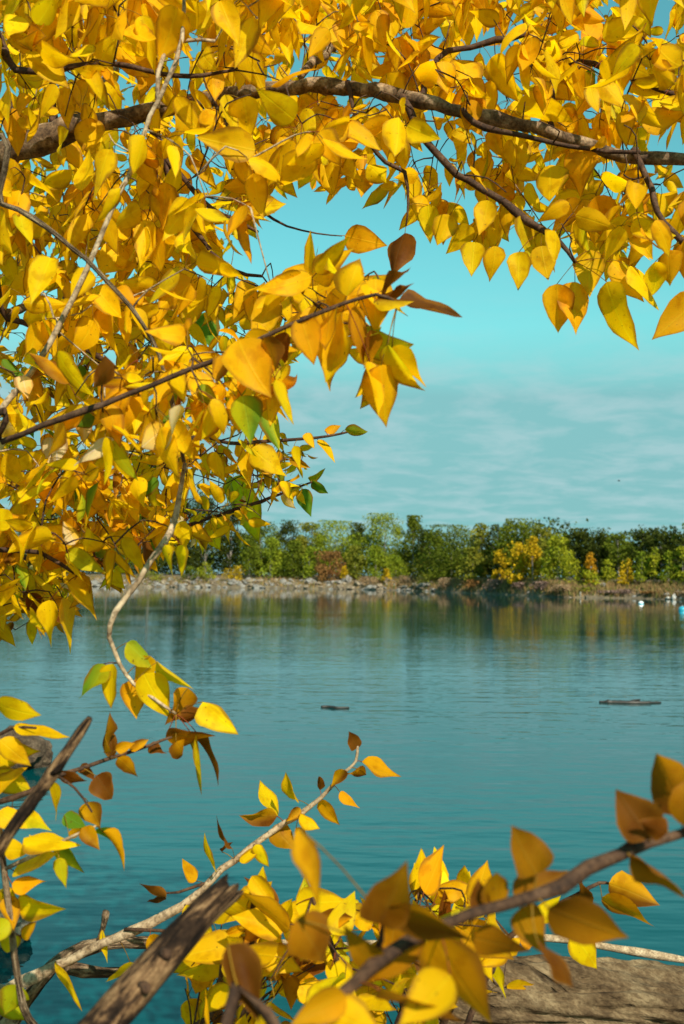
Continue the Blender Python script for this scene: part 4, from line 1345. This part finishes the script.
root = thing("fallen_branch", (-.9, 1.95, .48), "weathered grey forked branch low at the left, behind the broken stub", "dead branch")
mb = MB()
p, r = catmull([np.array((-.95, 1.95, .42)), P(-20, 1075, 1.96), P(18, 1012, 2.0), P(52, 967, 2.0), P(84, 949, 2.0), P(115, 942, 2.0), P(150, 943, 2.03), P(200, 941, 2.08), P(255, 940, 2.14), P(300, 950, 2.2)],
               [.02, .016, .0145, .0145, .015, .0135, .012, .010, .008, .004], .02)
tube(mb, p, r, 12, .05, None, .12)
mb.build("bough", M_GREY, root)
mb = MB()
p, r = catmull([P(66, 968, 1.98), P(92, 972, 2.03), P(125, 972, 2.08), P(170, 962, 2.12), P(205, 960, 2.16)], [.012, .0105, .010, .009, .006], .02)
tube(mb, p, r, 10, .06, None, .1)
mb.build("side_branch", M_GREY, root)
mb = MB()
p, r = catmull([P(97, 948, 1.98), P(103, 928, 1.97), P(106, 912, 1.96)], [.006, .005, .0075], .012)
tube(mb, p, r, 8, .12)
mb.build("twig_stub", M_GREY, root)

# ------------------------------------------------------------------ leaning pale shoot
root = thing("leaning_shoot", (-1.15, 2.0, .47), "pale thin shoot leaning right across the water with yellow end leaves", "shoot")
E = Plant(root)
E.branch("stem", [(-60, 1022, 1.95, 5), (0, 996, 1.92, 4.6), (65, 965, 1.9, 4.5), (102, 943, 1.9, 4.4), (165, 910, 1.9, 4), (212, 880, 1.9, 3.6), (236, 860, 1.9, 3.3), (270, 833, 1.9, 2.9),
                  (296, 817, 1.9, 2.5), (320, 798, 1.9, 2.1), (342, 773, 1.9, 1.7), (355, 761, 1.9, 1.3), (358, 746, 1.9, 1.0)], M_PALE, 8, .05, .12, world=[(-1.15, 2.0, .42, .012)])
E.branch("side_twig", [(125, 930, 1.9, 2), (150, 930, 1.88, 1.8), (190, 933, 1.86, 1.2)], M_TWIG, 7, .05, .1)
E.branch("side_twig", [(205, 884, 1.9, 1.6), (180, 892, 1.88, 1.4), (163, 893, 1.87, 1.0)], M_TWIG, 6, .05, .1)
E.arrays()
E.finish_branches()
E.hand_leaves([
    (298, 800, 284, 777, 9, "yo"), (276, 816, 255, 784, 9, "y"), (277, 816, 241, 817, 22, "bo"), (274, 826, 293, 850, 22, "bo"), (232, 848, 210, 821, 4, "b"), (216, 872, 195, 840, 5, "y"),
    (196, 881, 179, 861, 11, "o"), (166, 897, 139, 882, 8, "b"), (165, 896, 146, 903, 9, "d"), (320, 790, 321, 775, 9, "b"), (357, 748, 348, 731, 14, "b"), (362, 762, 397, 784, 12, "o"),
    (366, 775, 342, 771, 9, "bo"), (340, 792, 358, 810, 10, "o"), (320, 800, 341, 823, 13, "o"), (300, 815, 316, 832, 10, "y"), (255, 845, 268, 870, 12, "y"), (300, 808, 286, 822, 10, "ob"),
    (55, 962, 87, 1006, 7, "y"), (102, 930, 111, 962, 7, "y"), (0, 998, 34, 1022, 22, "l"), (130, 962, 112, 990, 14, "y"), (150, 935, 176, 962, 15, "o"), (186, 905, 214, 938, 20, "y"),
    (240, 862, 262, 846, 9, "y"), (345, 770, 330, 784, 9, "ob"), (190, 930, 196, 912, 8, "y"), (222, 852, 232, 842, 5, "b"), (296, 828, 306, 846, 10, "ob"),
])

# ------------------------------------------------------------------ leafy poplar bush at the bottom
root = thing("poplar_bush", (.02, 1.95, .46), "low dense bush of yellow poplar leaves at the bottom centre, before the driftwood log", "bush")
B = Plant(root)
gb = (.02, 1.95, .40, .012)
B.branch("stem", [(250, 1100, 1.75, 4), (256, 990, 1.7, 3.5), (252, 915, 1.68, 3), (258, 885, 1.66, 2)], M_TWIG, 7, .05, .1, world=[gb])
B.branch("stem", [(320, 1100, 1.7, 4), (335, 1000, 1.65, 3.6), (326, 935, 1.62, 3), (312, 898, 1.6, 2)], M_TWIG, 7, .05, .1, world=[gb])
B.branch("stem", [(390, 1095, 1.75, 4), (402, 1000, 1.72, 3.5), (408, 935, 1.7, 3), (420, 890, 1.7, 2)], M_TWIG, 7, .05, .1, world=[gb])
B.branch("stem", [(430, 1090, 1.8, 4), (450, 1000, 1.78, 3.4), (464, 940, 1.76, 3), (474, 892, 1.75, 2)], M_TWIG, 7, .05, .1, world=[gb])
B.branch("stem", [(455, 1080, 1.8, 3.6), (498, 962, 1.8, 3), (542, 920, 1.8, 2.5), (577, 897, 1.8, 2.2), (600, 884, 1.8, 1.8), (611, 884, 1.8, 1.2)], M_TWIG, 7, .05, .12, world=[gb])
B.branch("stem", [(200, 1090, 1.8, 3), (216, 1010, 1.75, 2.6), (224, 950, 1.72, 2)], M_TWIG, 7, .05, .1, world=[gb])
B.arrays()
BUSH = [(165, 985), (238, 882), (262, 872), (300, 898), (345, 902), (400, 905), (425, 885), (480, 890), (500, 930), (520, 948), (492, 968), (452, 992), (440, 1060), (190, 1060), (180, 1000)]
fol = MB()
bn, bb = B.A.copy(), B.B.copy()
for p in attractors(BUSH, 72, lambda: rng.uniform(1.45, 2.05)):
    j = int(np.argmin(((bn - p) ** 2).sum(1)))
    ln = np.linalg.norm(bn[j] - p)
    q, r = catmull([bn[j], (bn[j] + p) / 2 + rng.normal(0, .1, 3) * ln, p], [.002, .0015, .001], .03)
    tube(B.mbs[bb[j]], q, r, 5)
    for i in {len(q) - 1, max(0, len(q) - 2), len(q) // 2}:
        x, y, d = proj(q[i])
        if y < 1045:
            pet = rng.uniform(.01, .03)
            out = unit(rng.normal(0, 1, 3) + (0, 0, .5))
            base = q[i] + out * pet
            dd = unit(out + rng.normal(0, .5, 3))
            tx, ty, _ = proj(base + dd * .05)
            if not inside(tx, ty, [(190, 930), (230, 876), (262, 862), (300, 886), (345, 892), (420, 862), (482, 872), (505, 930), (530, 955), (490, 985), (452, 1012), (440, 1090), (170, 1090), (170, 1000)]):
                continue
            h = (["y"] * 8 + ["g"] * 6 + ["o"] * 3 + ["l", "yl", "b", "ob"])[rng.integers(0, 21)]
            L = rng.uniform(.06, .10)
            add_leaf(fol, q[i], base, dd, rng.normal(0, 1, 3) + unit(CAM - base) * .6, L, L * rng.uniform(.48, .68), abs(rng.normal(.25, .2)), rng.normal(.1, .4), vary(h[0]), .15, vary(h[1]) if len(h) > 1 else None)
B.finish_branches()
tag(fol.build("foliage", M_LEAF, root), None, None, None, "stuff")
B.hand_leaves([
    (238, 912, 272, 882, 30, "y"), (252, 908, 262, 868, 20, "y"), (252, 876, 274, 908, 22, "g"), (281, 922, 295, 896, 16, "y"), (218, 930, 257, 936, 15, "y"), (296, 905, 346, 900, 30, "y"),
    (260, 925, 284, 940, 18, "g"), (220, 948, 198, 970, 18, "y"), (420, 900, 424, 849, 19, "y"), (458, 906, 471, 872, 19, "y"), (482, 902, 486, 866, 16, "y"), (270, 950, 300, 975, 24, "g"),
    (572, 934, 601, 969, 26, "y"), (478, 948, 491, 980, 15, "y"), (492, 958, 505, 997, 15, "y"), (609, 884, 659, 900, 26, "ob"), (602, 898, 651, 932, 20, "ob"), (577, 900, 592, 872, 10, "b"),
    (540, 922, 560, 896, 16, "y"), (466, 935, 484, 958, 16, "yg"), (520, 942, 540, 935, 14, "o"), (506, 952, 520, 938, 16, "g"), (390, 960, 396, 1000, 16, "y"), (330, 960, 352, 985, 20, "y"),
    (300, 985, 330, 1010, 24, "g"), (350, 1000, 330, 1028, 22, "y"), (392, 940, 372, 925, 18, "y"), (440, 905, 452, 880, 18, "y"), (228, 985, 206, 1012, 20, "y"), (360, 930, 372, 905, 18, "g"),
])

# ------------------------------------------------------------------ blurred branch close to the lens
root = thing("low_branch", (-.22, .62, .56), "blurred branch close up, rising to the lower right with orange-brown leaves", "branch")
G = Plant(root)
G.branch("stem", [(200, 1135, .80, 6.5), (290, 1040, .80, 6.2), (342, 996, .80, 6), (378, 962, .81, 5.8), (442, 930, .82, 5.6), (507, 905, .83, 5.6), (567, 880, .84, 5.6), (622, 851, .86, 5.2),
                  (684, 829, .87, 4.6), (760, 800, .9, 3.6)], M_TWIG, 10, .05, .12, world=[(-.22, .62, .45, .008)])
G.branch("side_twig", [(374, 962, .81, 4), (380, 940, .8, 3), (383, 922, .79, 2)], M_TWIG, 8, .05)
G.branch("side_twig", [(620, 851, .86, 3.4), (640, 836, .85, 2.6), (655, 828, .84, 2)], M_TWIG, 8, .05)
G.arrays()
G.finish_branches()
G.hand_leaves([
    (380, 924, 408, 862, 46, "bm"), (386, 908, 478, 914, 27, "mb"), (536, 874, 506, 822, 40, "bm"), (500, 905, 490, 868, 30, "m"), (514, 896, 569, 873, 25, "mb"), (549, 908, 626, 941, 36, "mb"),
    (521, 908, 546, 957, 32, "m"), (474, 938, 530, 952, 27, "mb"), (538, 944, 594, 982, 20, "b"), (436, 938, 482, 1026, 48, "om"), (650, 838, 614, 792, 46, "b"), (684, 812, 650, 754, 50, "bm"),
    (630, 856, 694, 878, 18, "bm"), (228, 945, 262, 1014, 40, "b"), (296, 920, 334, 968, 42, "mb"), (298, 828, 346, 897, 20, "om"), (420, 940, 350, 1000, 26, "m"), (450, 975, 405, 1030, 40, "g"),
    (380, 990, 470, 1030, 22, "mb"), (346, 996, 290, 1016, 30, "om"), (380, 965, 340, 940, 24, "m"), (480, 912, 476, 880, 26, "b"), (690, 828, 700, 765, 40, "bm"), (668, 832, 640, 822, 30, "b"),
    (330, 1010, 380, 1040, 40, "g"),
])

# ------------------------------------------------------------------ driftwood log, pale stick, fallen leaf
c0, c1 = P(405, 1012, 3.95), P(800, 1024, 4.3)
root = thing("driftwood_log", (c0[0] * .4 + c1[0] * .6, c0[1] * .4 + c1[1] * .6, .1), "weathered grey driftwood log lying on the bank at the bottom right", "driftwood log")
axis = unit(c1 - c0)
Lg = np.linalg.norm(c1 - c0) + 1.2
xa = unit(np.cross(axis, (0, 0, 1)))
ya = np.cross(xa, axis)
nl, sides = 300, 150
V, F = [], []
for i in range(nl + 1):
    s = i / nl * Lg
    rad = .205 * np.interp(s, (0, .04, .12, .3, .6, Lg), (.30, .52, .70, .9, 1.0, 1.02))
    c = c0 + axis * s + np.array((0, 0, .03 * math.sin(s * 2)))
    for k in range(sides):
        a = 2 * math.pi * k / sides
        ca, sa = math.cos(a), math.sin(a)
        q = 1 + .10 * mnoise.noise((ca * 1.1, sa * 1.1, s * 1.6)) + .10 * mnoise.noise((ca * 3, sa * 3, s * 2.6)) + .20 * mnoise.noise((ca * 1.5 + 4, sa * 1.5, s * 1.7 + 3)) + .035 * mnoise.noise((ca * 11 + s, sa * 11, s * 3))
        g = mnoise.noise((math.cos(a + .55 * s) * 5, math.sin(a + .55 * s) * 5, s * 1.1 + 5))
        q -= .16 * max(0, mnoise.noise((ca * 8 + 2, sa * 8, s * 7)) - .12)
        q += .02 * mnoise.noise((ca * 22 + 2 * s, sa * 22, s * 9)) + .03 * mnoise.noise((ca * 6, sa * 6, s * 7))
        q -= .24 * max(0, .28 - abs(g)) / .28 * (0.35 + .65 * max(0, mnoise.noise((ca * 2, sa * 2, s * 1.3 + 8)) + .3))
        V.append(c + rad * q * (ca * xa + sa * ya))
F = [(i * sides + k, i * sides + (k + 1) % sides, (i + 1) * sides + (k + 1) % sides, (i + 1) * sides + k) for i in range(nl) for k in range(sides)]
F.append(tuple(range(sides)))
F.append(tuple(nl * sides + k for k in range(sides))[::-1])
mb = MB()
mb.add(V, F)
log = mb.build("log_body", M_LOG, root)
from mathutils.bvhtree import BVHTree
bvh = BVHTree.FromPolygons([Vector(v) for v in V], F)
mb = MB()
root = thing("pale_stick", (c1[0], c1[1], .6), "long thin pale stick resting along the top of the driftwood log", "stick")
mb = MB()
p, r = catmull([P(238, 938, 3.3), P(330, 946, 3.6), P(430, 942, 3.95), P(545, 938, 4.3), P(602, 946, 4.33), P(684, 960, 4.36), P(770, 974, 4.4)], [.010, .013, .015, .016, .0155, .0145, .012], .05)
tube(mb, p, r, 9, .05, None, .1)
mb.build("stick", M_PALE, root)

def surface_hit(px, py):
    v = Vector(F0 + (px - 342) / FPX * CR + (512 - py) / FPX * CU)
    return bvh.ray_cast(Vector(CAM), v.normalized())
h0, h1 = surface_hit(506, 984), surface_hit(536, 985)
if h0[0] and h1[0]:
    a, b_, nn = np.array(h0[0]), np.array(h1[0]), np.array(h0[1])
    if nn @ (CAM - a) < 0:
        nn = -nn
    a, b_ = a + nn * .012, b_ + nn * .012
    root = thing("fallen_leaf", a, "single yellow leaf lying on the driftwood log", "leaf")
    mb = MB()
    add_leaf(mb, a + unit(a - b_) * .04, a, b_ - a, nn, np.linalg.norm(b_ - a), .062, .2, -.25, vary("y", .05), .15, vary("o", .05))
    mb.build("blade", M_LEAF, root)
